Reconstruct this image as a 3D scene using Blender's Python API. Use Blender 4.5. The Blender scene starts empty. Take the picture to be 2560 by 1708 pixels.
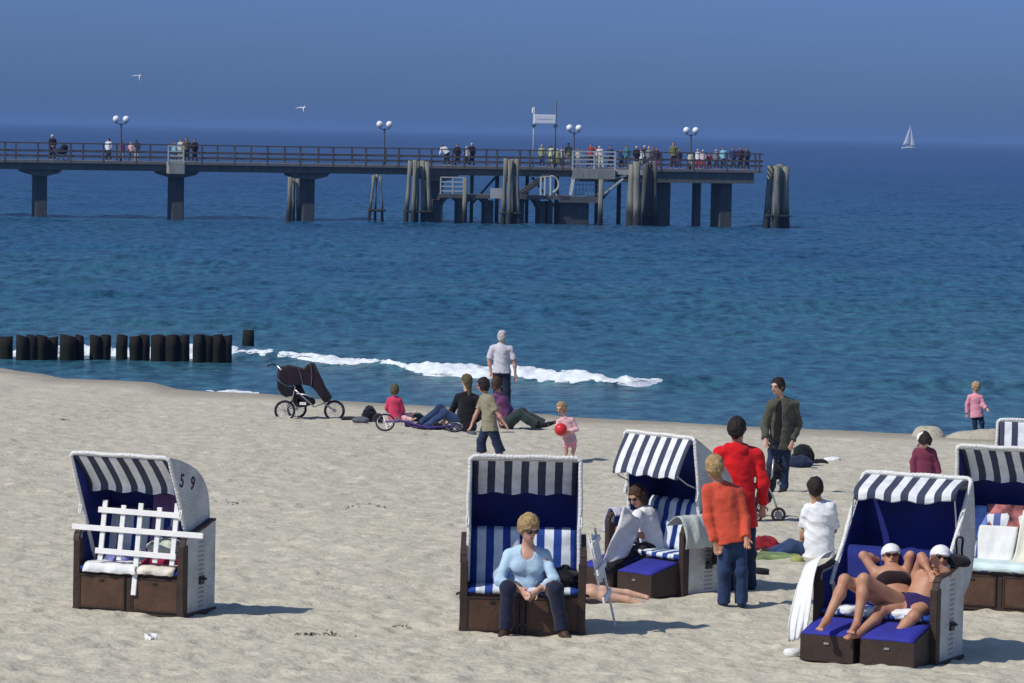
import bpy, math, random
import numpy as np
from mathutils import Vector, Matrix

SC = bpy.context.scene
COL = SC.collection
# ------------------------------------------------------------------ camera
F_PX, W_PX, H_PX = 9000.0, 2560.0, 1708.0
CAM = Vector((0.0, 0.0, 6.15))
PITCH = math.atan(524.0 / F_PX)
ROLL = math.atan(0.0205)
_fw = Vector((0, math.cos(PITCH), -math.sin(PITCH)))
_r0 = Vector((1, 0, 0))
_u0 = _r0.cross(_fw)
_rt = _r0 * math.cos(ROLL) + _u0 * math.sin(ROLL)
_up = _u0 * math.cos(ROLL) - _r0 * math.sin(ROLL)
cam_d = bpy.data.cameras.new("camera")
cam = bpy.data.objects.new("camera", cam_d)
COL.objects.link(cam)
M = Matrix((_rt, _up, -_fw)).transposed().to_4x4()
M.translation = CAM
cam.matrix_world = M
cam_d.sensor_width = 36.0
cam_d.lens = F_PX / W_PX * 36.0
cam_d.clip_start = 0.5
cam_d.clip_end = 60000.0
SC.camera = cam

# ------------------------------------------------------------------ sky and sun
SUN_AZ = math.radians(57)      # from the camera side towards the left
SUN_EL = math.radians(47)
sun_dir = Vector((-math.sin(SUN_AZ) * math.cos(SUN_EL), -math.cos(SUN_AZ) * math.cos(SUN_EL), math.sin(SUN_EL)))
world = bpy.data.worlds.new("World")
SC.world = world
world.use_nodes = True
wn, wl = world.node_tree.nodes, world.node_tree.links
wn.clear()
out = wn.new("ShaderNodeOutputWorld")
bg = wn.new("ShaderNodeBackground")
sky = wn.new("ShaderNodeTexSky")
sky.sky_type = 'NISHITA'
sky.sun_disc = False
sky.sun_elevation = SUN_EL
sky.sun_rotation = math.atan2(sun_dir.x, sun_dir.y)
sky.air_density = 1.0
sky.dust_density = 0.6
sky.ozone_density = 3.0
bg.inputs[1].default_value = 0.10
# hazy April air: a colour filter over the sky that deepens the blue low over the sea
tc = wn.new("ShaderNodeTexCoord")
sx = wn.new("ShaderNodeSeparateXYZ")
rmp = wn.new("ShaderNodeValToRGB")
wl.new(tc.outputs["Generated"], sx.inputs[0])
wl.new(sx.outputs[2], rmp.inputs[0])
rmp.color_ramp.elements[0].position = 0.0
rmp.color_ramp.elements[0].color = (0.175, 0.325, 0.82, 1)
rmp.color_ramp.elements[1].position = 0.35
rmp.color_ramp.elements[1].color = (0.75, 0.85, 1.0, 1)
e = rmp.color_ramp.elements.new(0.045)
e.color = (0.245, 0.385, 0.89, 1)
mx = wn.new("ShaderNodeMixRGB")
mx.blend_type = 'MULTIPLY'
mx.inputs[0].default_value = 1.0
wl.new(sky.outputs[0], mx.inputs[1])
wl.new(rmp.outputs[0], mx.inputs[2])
wl.new(mx.outputs[0], bg.inputs[0])
wl.new(bg.outputs[0], out.inputs[0])

sd = bpy.data.lights.new("sun", 'SUN')
sd.energy = 3.6
sd.angle = math.radians(0.5)
sd.color = (1.0, 0.95, 0.87)
sun = bpy.data.objects.new("sun", sd)
COL.objects.link(sun)
sun.rotation_euler = sun_dir.to_track_quat('Z', 'Y').to_euler()
sun.location = (-20, -20, 40)

SC.view_settings.view_transform = 'Standard'
SC.view_settings.look = 'None'
SC.view_settings.exposure = 0.0
SC.view_settings.gamma = 1.0
SC.cycles.max_bounces = 6
SC.cycles.volume_bounces = 0
SC.cycles.use_denoising = True

# ------------------------------------------------------------------ helpers
RS = np.random.RandomState(7)
random.seed(7)

def ray(px, py):
    d = _rt * ((px - W_PX / 2) / F_PX) - _up * ((py - H_PX / 2) / F_PX) + _fw
    return d

def at(px, py, y):
    """world point seen at a photograph pixel at world depth y"""
    d = ray(px, py)
    return CAM + d * (y / d.y)

def on_z(px, py, z=0.0):
    d = ray(px, py)
    return CAM + d * ((z - CAM.z) / d.z)

SHORE_PX = [(0, 920), (100, 934), (160, 946), (270, 951), (380, 957), (440, 973), (520, 979), (680, 985), (780, 996), (1050, 1014),
            (1200, 1026), (1300, 1031), (1440, 1045), (1700, 1056), (1850, 1066), (2100, 1076), (2280, 1085), (2560, 1098)]
_sh = [on_z(a, b) for a, b in SHORE_PX]
SHX = np.array([-90, -40] + [p.x for p in _sh] + [40, 90], dtype=float)
SHY = np.array([118, 103] + [p.y for p in _sh] + [69, 62], dtype=float)
SLOPE = 0.031

def shore(x):
    return np.interp(x, SHX, SHY)

def sand_base(x, y):
    x = np.asarray(x, float); y = np.asarray(y, float)
    t = np.clip((y - 42) / 22, 0, 1); t = t * t * (3 - 2 * t)
    ys = 75.7 * (1 - t) + shore(x) * t
    z = SLOPE * (ys - y)
    return np.where(z < 0, np.maximum(z * 1.6, -3.0), np.minimum(z, 1.9))

# value noise (deterministic, tileable table)
_TAB = RS.rand(256, 256)
def vnoise(x, y, f):
    x = x * f; y = y * f
    xi = np.floor(x).astype(int); yi = np.floor(y).astype(int)
    fx = x - xi; fy = y - yi
    fx = fx * fx * (3 - 2 * fx); fy = fy * fy * (3 - 2 * fy)
    a = _TAB[xi & 255, yi & 255]; b = _TAB[(xi + 1) & 255, yi & 255]
    c = _TAB[xi & 255, (yi + 1) & 255]; d = _TAB[(xi + 1) & 255, (yi + 1) & 255]
    return (a * (1 - fx) + b * fx) * (1 - fy) + (c * (1 - fx) + d * fx) * fy - 0.5

def vnoise3(P, f):
    x, y, z = P[..., 0], P[..., 1], P[..., 2]
    return (vnoise(x + 3.1 * z, y - 1.7 * z + 5.2, f) + vnoise(y * 1.3 + z + 9.1, z * 1.1 - x * .4 + 2.7, f) + vnoise(z * 1.2 + 4.4, x * 1.1 + y * .5, f)) / 1.7

def sand_h(x, y):
    x = np.asarray(x, float); y = np.asarray(y, float)
    z = sand_base(x, y)
    dry = np.clip((shore(x) - y) / 6.0, 0.0, 1)
    n = vnoise(x, y, 0.23) * .10 + vnoise(x + 31, y, 0.9) * .04 + vnoise(x, y + 17, 2.3) * .034 + vnoise(x + 7, y + 3, 4.7) * .026 + vnoise(x - 7, y + 13, 10.) * .016
    return z + n * (0.12 + .88 * dry)

def ground(px, py):
    y = 50.0
    for _ in range(40):
        p = at(px, py, y)
        z = float(sand_h(p.x, p.y))
        # solve CAM.z + d.z*t = z
        d = ray(px, py)
        yn = d.y * (z - CAM.z) / d.z
        y = 0.5 * y + 0.5 * yn
    p = at(px, py, y)
    p.z = float(sand_h(p.x, p.y))
    return p

MATS = {}
def new_mat(name):
    m = bpy.data.materials.new(name)
    m.use_nodes = True
    nt = m.node_tree
    b = nt.nodes["Principled BSDF"]
    return m, nt, b

def N(nt, t, **kw):
    n = nt.nodes.new(t)
    for k, v in kw.items():
        if k.startswith("i_"):
            n.inputs[k[2:].replace("_", " ")].default_value = v
        else:
            setattr(n, k, v)
    return n

def plain(name, col, rough=0.7, var=0.12, scale=8.0, bump=0.0, bscale=40.0, metal=0.0, spec=0.3, sheen=0.0):
    """a simple material whose colour wanders a little over the surface"""
    if name in MATS: return MATS[name]
    m, nt, b = new_mat(name)
    t = N(nt, "ShaderNodeTexCoord")
    nz = N(nt, "ShaderNodeTexNoise"); nz.inputs["Scale"].default_value = scale; nz.inputs["Detail"].default_value = 4
    nt.links.new(t.outputs["Object"], nz.inputs[0])
    r = N(nt, "ShaderNodeValToRGB")
    r.color_ramp.elements[0].position = .3; r.color_ramp.elements[1].position = .7
    lo = [max(0, c * (1 - var)) for c in col[:3]] + [1]; hi = [min(1, c * (1 + var)) for c in col[:3]] + [1]
    r.color_ramp.elements[0].color = lo; r.color_ramp.elements[1].color = hi
    nt.links.new(nz.outputs[0], r.inputs[0]); nt.links.new(r.outputs[0], b.inputs["Base Color"])
    b.inputs["Roughness"].default_value = rough; b.inputs["Metallic"].default_value = metal
    b.inputs["Specular IOR Level"].default_value = spec
    if sheen: b.inputs["Sheen Weight"].default_value = sheen
    if bump:
        n2 = N(nt, "ShaderNodeTexNoise"); n2.inputs["Scale"].default_value = bscale; n2.inputs["Detail"].default_value = 3
        nt.links.new(t.outputs["Object"], n2.inputs[0])
        bp = N(nt, "ShaderNodeBump"); bp.inputs["Strength"].default_value = bump; bp.inputs["Distance"].default_value = .02
        nt.links.new(n2.outputs[0], bp.inputs["Height"]); nt.links.new(bp.outputs[0], b.inputs["Normal"])
    MATS[name] = m
    return m

def tag(o, label=None, cat=None, group=None, kind=None):
    if label: o["label"] = label
    if cat: o["category"] = cat
    if group: o["group"] = group
    if kind: o["kind"] = kind
    return o

def empty(name, loc=(0, 0, 0), rz=0.0):
    o = bpy.data.objects.new(name, None); COL.objects.link(o)
    o.location = loc; o.rotation_euler = (0, 0, rz); o.empty_display_size = .1
    return o

def mesh_obj(name, verts, faces, mat, parent=None, smooth=False, mats=None, midx=None):
    me = bpy.data.meshes.new(name)
    verts = np.asarray(verts, dtype=np.float32)
    if isinstance(faces, np.ndarray) and faces.ndim == 2:
        nf, k = faces.shape
        me.vertices.add(len(verts)); me.vertices.foreach_set("co", verts.ravel())
        me.loops.add(nf * k); me.loops.foreach_set("vertex_index", faces.astype(np.int32).ravel())
        me.polygons.add(nf); me.polygons.foreach_set("loop_start", np.arange(0, nf * k, k, dtype=np.int32))
        me.update(calc_edges=True)
    else:
        me.from_pydata([tuple(map(float, v)) for v in verts], [], faces)
    me.validate(verbose=False)
    if mats:
        for m in mats: me.materials.append(m)
        if midx is not None: me.polygons.foreach_set("material_index", np.asarray(midx, dtype=np.int32))
    elif mat: me.materials.append(mat)
    if smooth: me.polygons.foreach_set("use_smooth", [True] * len(me.polygons))
    o = bpy.data.objects.new(name, me); COL.objects.link(o)
    if parent: o.parent = parent
    return o

class MB:
    """collects shapes and links them as one mesh object"""
    def __init__(s): s.v = []; s.f = []
    def add(s, vs, fs):
        o = len(s.v); s.v += [tuple(v) for v in vs]; s.f += [tuple(i + o for i in f) for f in fs]; return s
    def box(s, c, size, rot=None, bev=0.0):
        x, y, z = [a / 2 for a in size]
        b = min(bev, x * .45, y * .45, z * .45)
        if b > 0:
            vs = []
            for sx_ in (-1, 1):
                for sy_ in (-1, 1):
                    for sz_ in (-1, 1):
                        vs += [(sx_ * (x - b), sy_ * (y - b), sz_ * z), (sx_ * (x - b), sy_ * y, sz_ * (z - b)), (sx_ * x, sy_ * (y - b), sz_ * (z - b))]
            import itertools
            idx = {}
            k = 0
            for sx_ in (-1, 1):
                for sy_ in (-1, 1):
                    for sz_ in (-1, 1):
                        idx[(sx_, sy_, sz_)] = k; k += 3
            fs = []
            for sz_ in (-1, 1):
                fs.append([idx[(-1, -1, sz_)], idx[(1, -1, sz_)], idx[(1, 1, sz_)], idx[(-1, 1, sz_)]])
                fs.append([idx[(-1, sz_, -1)] + 1, idx[(1, sz_, -1)] + 1, idx[(1, sz_, 1)] + 1, idx[(-1, sz_, 1)] + 1])
                fs.append([idx[(sz_, -1, -1)] + 2, idx[(sz_, 1, -1)] + 2, idx[(sz_, 1, 1)] + 2, idx[(sz_, -1, 1)] + 2])
            for a in (-1, 1):
                for b2 in (-1, 1):
                    fs.append([idx[(-1, a, b2)], idx[(1, a, b2)], idx[(1, a, b2)] + 1, idx[(-1, a, b2)] + 1])
                    fs.append([idx[(a, -1, b2)], idx[(a, 1, b2)], idx[(a, 1, b2)] + 2, idx[(a, -1, b2)] + 2])
                    fs.append([idx[(a, b2, -1)] + 1, idx[(a, b2, 1)] + 1, idx[(a, b2, 1)] + 2, idx[(a, b2, -1)] + 2])
            for t in idx.values(): fs.append([t, t + 1, t + 2])
        else:
            vs = [(sx_ * x, sy_ * y, sz_ * z) for sx_ in (-1, 1) for sy_ in (-1, 1) for sz_ in (-1, 1)]
            fs = [(0, 1, 3, 2), (4, 6, 7, 5), (0, 4, 5, 1), (2, 3, 7, 6), (0, 2, 6, 4), (1, 5, 7, 3)]
        R = rot if rot is not None else Matrix.Identity(3)
        c = Vector(c)
        return s.add([R @ Vector(v) + c for v in vs], fs)
    def bar(s, a, b, w, h=None, up=(0, 0, 1), bev=0.0):
        a = Vector(a); b = Vector(b); d = b - a; L = d.length
        x = d.normalized(); u = Vector(up)
        if abs(x.dot(u)) > .95: u = Vector((0, 1, 0))
        y = u.cross(x).normalized(); z = x.cross(y)
        R = Matrix((x, y, z)).transposed()
        return s.box((a + b) / 2, (L, w, h or w), R, bev)
    def tube(s, pts, r, n=8, closed=False):
        pts = [Vector(p) for p in pts]; m = len(pts)
        rs = r if isinstance(r, (list, tuple)) else [r] * m
        vs = []; prev = None
        for i, p in enumerate(pts):
            if closed: t = pts[(i + 1) % m] - pts[i - 1]
            else: t = pts[min(i + 1, m - 1)] - pts[max(i - 1, 0)]
            t.normalize()
            if prev is None:
                u = Vector((0, 0, 1)) if abs(t.z) < .9 else Vector((1, 0, 0))
                prev = (u - t * u.dot(t)).normalized()
            else: prev = (prev - t * prev.dot(t)).normalized()
            q = t.cross(prev)
            for k in range(n):
                a = 2 * math.pi * k / n
                vs.append(p + (prev * math.cos(a) + q * math.sin(a)) * rs[i])
        fs = []
        for i in range(m if closed else m - 1):
            for k in range(n):
                j = (i + 1) % m
                fs.append((i * n + k, i * n + (k + 1) % n, j * n + (k + 1) % n, j * n + k))
        if not closed:
            fs.append(tuple(range(n))[::-1]); fs.append(tuple((m - 1) * n + k for k in range(n)))
        return s.add(vs, fs)
    def prism(s, poly, x0, x1, axis='x'):
        """poly of (y,z) extruded along x (or (x,z) along y)"""
        n = len(poly)
        if axis == 'x': vs = [(x0, a, b) for a, b in poly] + [(x1, a, b) for a, b in poly]
        else: vs = [(a, x0, b) for a, b in poly] + [(a, x1, b) for a, b in poly]
        fs = [tuple(range(n))[::-1], tuple(range(n, 2 * n))] + [(i, (i + 1) % n, n + (i + 1) % n, n + i) for i in range(n)]
        return s.add(vs, fs)
    def sheet(s, grid, th=0.0):
        """grid[i][j] of points -> a sheet, with thickness th along its normal when given"""
        G = np.array([[tuple(p) for p in r] for r in grid], float)
        m, n, _ = G.shape
        if th:
            du = np.gradient(G, axis=0); dv = np.gradient(G, axis=1)
            nn = np.cross(du, dv); nn /= (np.linalg.norm(nn, axis=2, keepdims=True) + 1e-9)
            G2 = G - nn * th
            vs = list(G.reshape(-1, 3)) + list(G2.reshape(-1, 3))
        else: vs = list(G.reshape(-1, 3))
        fs = []
        K = m * n
        for i in range(m - 1):
            for j in range(n - 1):
                a, b, c, d = i * n + j, i * n + j + 1, (i + 1) * n + j + 1, (i + 1) * n + j
                fs.append((a, b, c, d))
                if th: fs.append((a + K, d + K, c + K, b + K))
        if th:
            for j in range(n - 1):
                fs.append((j, j + K, j + 1 + K, j + 1)); a = (m - 1) * n + j; fs.append((a, a + 1, a + 1 + K, a + K))
            for i in range(m - 1):
                a = i * n; fs.append((a, a + n, a + n + K, a + K)); a = i * n + n - 1; fs.append((a, a + K, a + n + K, a + n))
        return s.add(vs, fs)
    def ball(s, c, r, n=12, sc=(1, 1, 1)):
        vs = []; fs = []
        m = n // 2
        for i in range(m + 1):
            t = math.pi * i / m
            for k in range(n):
                a = 2 * math.pi * k / n
                vs.append((c[0] + r * sc[0] * math.sin(t) * math.cos(a), c[1] + r * sc[1] * math.sin(t) * math.sin(a), c[2] + r * sc[2] * math.cos(t)))
        for i in range(m):
            for k in range(n):
                fs.append((i * n + k, i * n + (k + 1) % n, (i + 1) * n + (k + 1) % n, (i + 1) * n + k))
        return s.add(vs, fs)
    def build(s, name, mat, parent=None, smooth=False):
        return mesh_obj(name, s.v, s.f, mat, parent, smooth)

def copy_tree(o, parent=None):
    c = o.copy(); COL.objects.link(c); c.parent = parent
    for ch in list(o.children): copy_tree(ch, c)
    return c
# ------------------------------------------------------------------ beach
def sand_material():
    m, nt, b = new_mat("sand")
    t = N(nt, "ShaderNodeTexCoord")
    n1 = N(nt, "ShaderNodeTexNoise"); n1.inputs["Scale"].default_value = 2.2; n1.inputs["Detail"].default_value = 8; n1.inputs["Roughness"].default_value = .7
    n2 = N(nt, "ShaderNodeTexNoise"); n2.inputs["Scale"].default_value = 14; n2.inputs["Detail"].default_value = 6
    nt.links.new(t.outputs["Object"], n1.inputs[0]); nt.links.new(t.outputs["Object"], n2.inputs[0])
    r = N(nt, "ShaderNodeValToRGB")
    r.color_ramp.elements[0].position = .33; r.color_ramp.elements[0].color = (.455, .42, .325, 1)
    r.color_ramp.elements[1].position = .68; r.color_ramp.elements[1].color = (.595, .55, .432, 1)
    nt.links.new(n1.outputs[0], r.inputs[0])
    # damp sand near the water line (attribute written per vertex: height above the sea)
    at_ = N(nt, "ShaderNodeAttribute", attribute_name="wet")
    mw = N(nt, "ShaderNodeMixRGB"); mw.inputs[2].default_value = (.33, .29, .225, 1)
    nt.links.new(at_.outputs["Fac"], mw.inputs[0]); nt.links.new(r.outputs[0], mw.inputs[1])
    # scattered dark specks of weed and shell
    v = N(nt, "ShaderNodeTexNoise"); v.inputs["Scale"].default_value = 1.15; v.inputs["Detail"].default_value = 11; v.inputs["Roughness"].default_value = .72
    nt.links.new(t.outputs["Object"], v.inputs[0])
    rv = N(nt, "ShaderNodeValToRGB"); rv.color_ramp.elements[0].position = .70; rv.color_ramp.elements[0].color = (0, 0, 0, 1)
    rv.color_ramp.elements[1].position = .76; rv.color_ramp.elements[1].color = (.7, .7, .7, 1)
    nt.links.new(v.outputs[0], rv.inputs[0])
    ms = N(nt, "ShaderNodeMixRGB"); ms.inputs[2].default_value = (.16, .13, .09, 1)
    nt.links.new(rv.outputs[0], ms.inputs[0]); nt.links.new(mw.outputs[0], ms.inputs[1])
    nt.links.new(ms.outputs[0], b.inputs["Base Color"])
    b.inputs["Roughness"].default_value = .9; b.inputs["Specular IOR Level"].default_value = .15
    bp = N(nt, "ShaderNodeBump"); bp.inputs["Strength"].default_value = .8; bp.inputs["Distance"].default_value = .035
    nt.links.new(n2.outputs[0], bp.inputs["Height"]); nt.links.new(bp.outputs[0], b.inputs["Normal"])
    return m
M_SAND = sand_material()

ymid = [30.0]
while ymid[-1] < 92: ymid.append(ymid[-1] * 1.0016)
yr = np.array([-20, -5, 8, 18, 24, 27, 28.5, 29.3] + ymid + [96, 104, 120, 160])
tt = np.linspace(-.175, .175, 420)
tt = np.concatenate([[-1.6, -.9, -.55, -.35, -.25, -.2, -.185], tt, [.185, .2, .25, .35, .55, .9, 1.6]])
YY, TT = np.meshgrid(yr, tt, indexing='ij')
XX = TT * np.maximum(YY, 30)
PITS = []
prs = np.random.RandomState(11)
ZZ = sand_h(XX, YY)
# footprints: trodden pits, each with a small raised rim
nfp = 5200
fy = 31 + 47 * prs.rand(nfp) ** 1.0; fx = (prs.rand(nfp) - .5) * .36 * fy
fr = .07 + .10 * prs.rand(nfp); fd = .006 + .020 * prs.rand(nfp)
ycol = YY[:, 0]
for k in range(nfp):
    if shore(fx[k]) - fy[k] < 2.0: continue
    i0, i1 = np.searchsorted(ycol, [fy[k] - .5, fy[k] + .5])
    j0, j1 = np.searchsorted(tt, [(fx[k] - .5) / fy[k], (fx[k] + .5) / fy[k]])
    d2 = ((XX[i0:i1, j0:j1] - fx[k]) ** 2 + (YY[i0:i1, j0:j1] - fy[k]) ** 2) / fr[k] ** 2
    ZZ[i0:i1, j0:j1] += fd[k] * (-np.exp(-d2) + .55 * np.exp(-(np.sqrt(d2) - 1.5) ** 2 * 3))
# sand heaped by digging children near the water at the right
for hx, hy, hr, hh, pw in []: pass
m_, n_ = YY.shape
idx = np.arange(m_ * n_).reshape(m_, n_)
FF = np.stack([idx[:-1, :-1], idx[:-1, 1:], idx[1:, 1:], idx[1:, :-1]], -1).reshape(-1, 4)
beach = mesh_obj("beach", np.stack([XX, YY, ZZ], -1).reshape(-1, 3), FF, M_SAND, smooth=True)
wet = np.clip(1 - (sand_base(XX, YY) - .02 + .05 * vnoise(XX, YY, .8)) / .10, 0, 1).ravel()
a_ = beach.data.attributes.new("wet", 'FLOAT', 'POINT'); a_.data.foreach_set("value", wet.astype(np.float32))
tag(beach, kind="structure")

def heap(name, px, py, wpx, hm, label, seed, flat=.9):
    p = ground(px, py); s = F_PX / p.y; R = wpx / s / 2
    rr = np.random.RandomState(seed)
    n = 60; g = np.linspace(-1.5, 1.5, n)
    X, Y = np.meshgrid(g * R, g * R * flat, indexing='ij')
    d = np.sqrt((X / R) ** 2 + (Y / R / flat) ** 2)
    hgt = hm * (np.clip(1 - d ** 2, 0, 1) ** .8 - .3 * np.clip(d - 1, 0, 1)) * (1 + .5 * vnoise(X + seed, Y, 1.1 / R)) + vnoise(X, Y + seed, 6.5) * .035
    Z = hgt - .02
    idx = np.arange(n * n).reshape(n, n)
    FFh = np.stack([idx[:-1, :-1], idx[1:, :-1], idx[1:, 1:], idx[:-1, 1:]], -1).reshape(-1, 4)
    o = mesh_obj(name, np.stack([X, Y, Z], -1).reshape(-1, 3), FFh, M_SAND, smooth=True)
    a = o.data.attributes.new("wet", 'FLOAT', 'POINT'); a.data.foreach_set("value", np.full(n * n, .38, np.float32))
    o.location = p
    tag(o, label, "sand heap", "sand heaps dug up near the water")
    return o
heap("sand_heap", 2322, 1092, 88, .30, "rounded dome of dug sand behind the child in maroon", 3)
heap("sand_heap", 2450, 1096, 180, .21, "long low ridge of dug sand below the child in the pink jacket", 5, .5)

# ------------------------------------------------------------------ sea
def sea_material():
    m, nt, b = new_mat("sea_water")
    t = N(nt, "ShaderNodeTexCoord"); L = nt.links.new
    sp = N(nt, "ShaderNodeSeparateXYZ"); L(t.outputs["Object"], sp.inputs[0])
    # log of distance drives how the bed shows through: green shallows to deep blue
    lg = N(nt, "ShaderNodeMath", operation='LOGARITHM'); lg.inputs[1].default_value = 10; L(sp.outputs[1], lg.inputs[0])
    mr = N(nt, "ShaderNodeMapRange"); mr.inputs[1].default_value = 1.85; mr.inputs[2].default_value = 3.4; L(lg.outputs[0], mr.inputs[0])
    # patches of bed
    mp = N(nt, "ShaderNodeMapping"); mp.inputs["Scale"].default_value = (.05, .030, 1); L(t.outputs["Object"], mp.inputs[0])
    pn = N(nt, "ShaderNodeTexNoise"); pn.inputs["Scale"].default_value = 1; pn.inputs["Detail"].default_value = 4; L(mp.outputs[0], pn.inputs[0])
    ma = N(nt, "ShaderNodeMath", operation='MULTIPLY_ADD'); ma.inputs[1].default_value = .46; L(pn.outputs[0], ma.inputs[0])
    sb = N(nt, "ShaderNodeMath", operation='SUBTRACT'); sb.inputs[1].default_value = .23; L(mr.outputs[0], sb.inputs[0]); L(sb.outputs[0], ma.inputs[2])
    r = N(nt, "ShaderNodeValToRGB"); els = r.color_ramp.elements
    els[0].position = 0.0; els[0].color = (.045, .125, .165, 1)
    els[1].position = 1.0; els[1].color = (.006, .026, .100, 1)
    for p_, c_ in SEA_RAMP:
        e_ = els.new(p_); e_.color = c_
    L(ma.outputs[0], r.inputs[0])
    # short choppy streaks: light and dark sides of wavelets put into the colour
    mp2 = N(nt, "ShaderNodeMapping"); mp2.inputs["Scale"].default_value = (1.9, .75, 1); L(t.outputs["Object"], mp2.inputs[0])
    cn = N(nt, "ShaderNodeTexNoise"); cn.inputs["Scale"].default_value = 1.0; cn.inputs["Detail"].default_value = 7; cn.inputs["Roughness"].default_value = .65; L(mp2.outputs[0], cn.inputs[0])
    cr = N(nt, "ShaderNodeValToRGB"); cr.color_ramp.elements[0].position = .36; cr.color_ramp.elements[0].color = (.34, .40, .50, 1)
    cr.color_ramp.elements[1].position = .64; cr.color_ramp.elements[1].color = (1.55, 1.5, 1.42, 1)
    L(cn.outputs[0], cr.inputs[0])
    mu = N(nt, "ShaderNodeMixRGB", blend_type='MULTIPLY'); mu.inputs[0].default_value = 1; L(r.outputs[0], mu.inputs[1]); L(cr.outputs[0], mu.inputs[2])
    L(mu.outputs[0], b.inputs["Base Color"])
    b.inputs["Roughness"].default_value = .28; b.inputs["IOR"].default_value = 1.33
    b.inputs["Specular IOR Level"].default_value = .38
    # ripples finer than the mesh
    n1 = N(nt, "ShaderNodeTexNoise"); n1.inputs["Scale"].default_value = 2.4; n1.inputs["Detail"].default_value = 5
    mp3 = N(nt, "ShaderNodeMapping"); mp3.inputs["Scale"].default_value = (.7, 1, 1); L(t.outputs["Object"], mp3.inputs[0]); L(mp3.outputs[0], n1.inputs[0])
    bp = N(nt, "ShaderNodeBump"); bp.inputs["Strength"].default_value = 1.0; bp.inputs["Distance"].default_value = .22
    L(n1.outputs[0], bp.inputs["Height"]); L(bp.outputs[0], b.inputs["Normal"])
    return m
SEA_RAMP = [(.10, (.026, .108, .150, 1)), (.25, (.016, .084, .150, 1)), (.45, (.009, .058, .138, 1)), (.62, (.007, .040, .120, 1))]
M_SEA = sea_material()
ys_ = [68.0]
while ys_[-1] < 700: ys_.append(ys_[-1] * 1.0022)
while ys_[-1] < 30000: ys_.append(ys_[-1] * 1.012)
yr = np.array(ys_)
tt = np.concatenate([[-2.5, -1.4, -.8, -.5, -.32, -.24, -.2], np.linspace(-.18, .18, 460), [.2, .24, .32, .5, .8, 1.4, 2.5]])
YY, TT = np.meshgrid(yr, tt, indexing='ij'); XX = TT * YY
def sea_h(x, y):
    off = np.clip((y - shore(x)) / 10.0, 0, 1)
    z = vnoise(x * .55 + y * .12, y * 1.0, .55) * .20 + vnoise(x * .6 - y * .1 + 9, y, 1.15) * .12 + vnoise(x * .7, y + 31, 2.3) * .06
    z += vnoise(x * .35 + 4, y * .8, .16) * .30
    near = np.clip((y - 80) / 40.0, .18, 1)
    fade = np.clip(1.2 - y / 900.0, 0, 1)
    return z * off * near * fade * 1.15
ZZ = sea_h(XX, YY)
CREST_PX = [(560, 893), (620, 897), (690, 903), (760, 908), (840, 917), (900, 922), (960, 926), (1030, 936), (1100, 944), (1180, 948), (1260, 950),
            (1340, 955), (1420, 962), (1500, 970), (1580, 974), (1680, 966), (1760, 966)]
_cr = [on_z(a, b) for a, b in CREST_PX]
CX = np.array([p.x for p in _cr]); CY = np.array([p.y for p in _cr])
def crest_y(x): return np.interp(x, CX, CY)
cw = np.interp(XX, [CX[0] - 1, CX[0] + .5, CX[-1], CX[-1] + 2.5], [0, 1, 1, 0])
dy_ = YY - crest_y(XX)
ZZ += cw * .26 * np.exp(-((dy_ - .9) / 1.3) ** 2) * (1 + .8 * vnoise(XX, YY, .6))
# a second swell running in at the right, not yet broken
c2 = on_z(2560, 972); c2l = on_z(2200, 962)
d2_ = YY - np.interp(XX, [c2l.x, c2.x], [c2l.y, c2.y]); w2 = np.interp(XX, [c2l.x - 1.5, c2l.x + 1, 60], [0, 1, .8])
ZZ += w2 * .20 * np.exp(-(d2_ / 1.2) ** 2)
m_, n_ = YY.shape
idx = np.arange(m_ * n_).reshape(m_, n_)
FF = np.stack([idx[:-1, :-1], idx[:-1, 1:], idx[1:, 1:], idx[1:, :-1]], -1).reshape(-1, 4)
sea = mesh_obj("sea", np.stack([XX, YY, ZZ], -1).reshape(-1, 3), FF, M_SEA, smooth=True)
tag(sea, kind="structure")

def Yf0(X, U, seed): return U * 2 + seed
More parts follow.
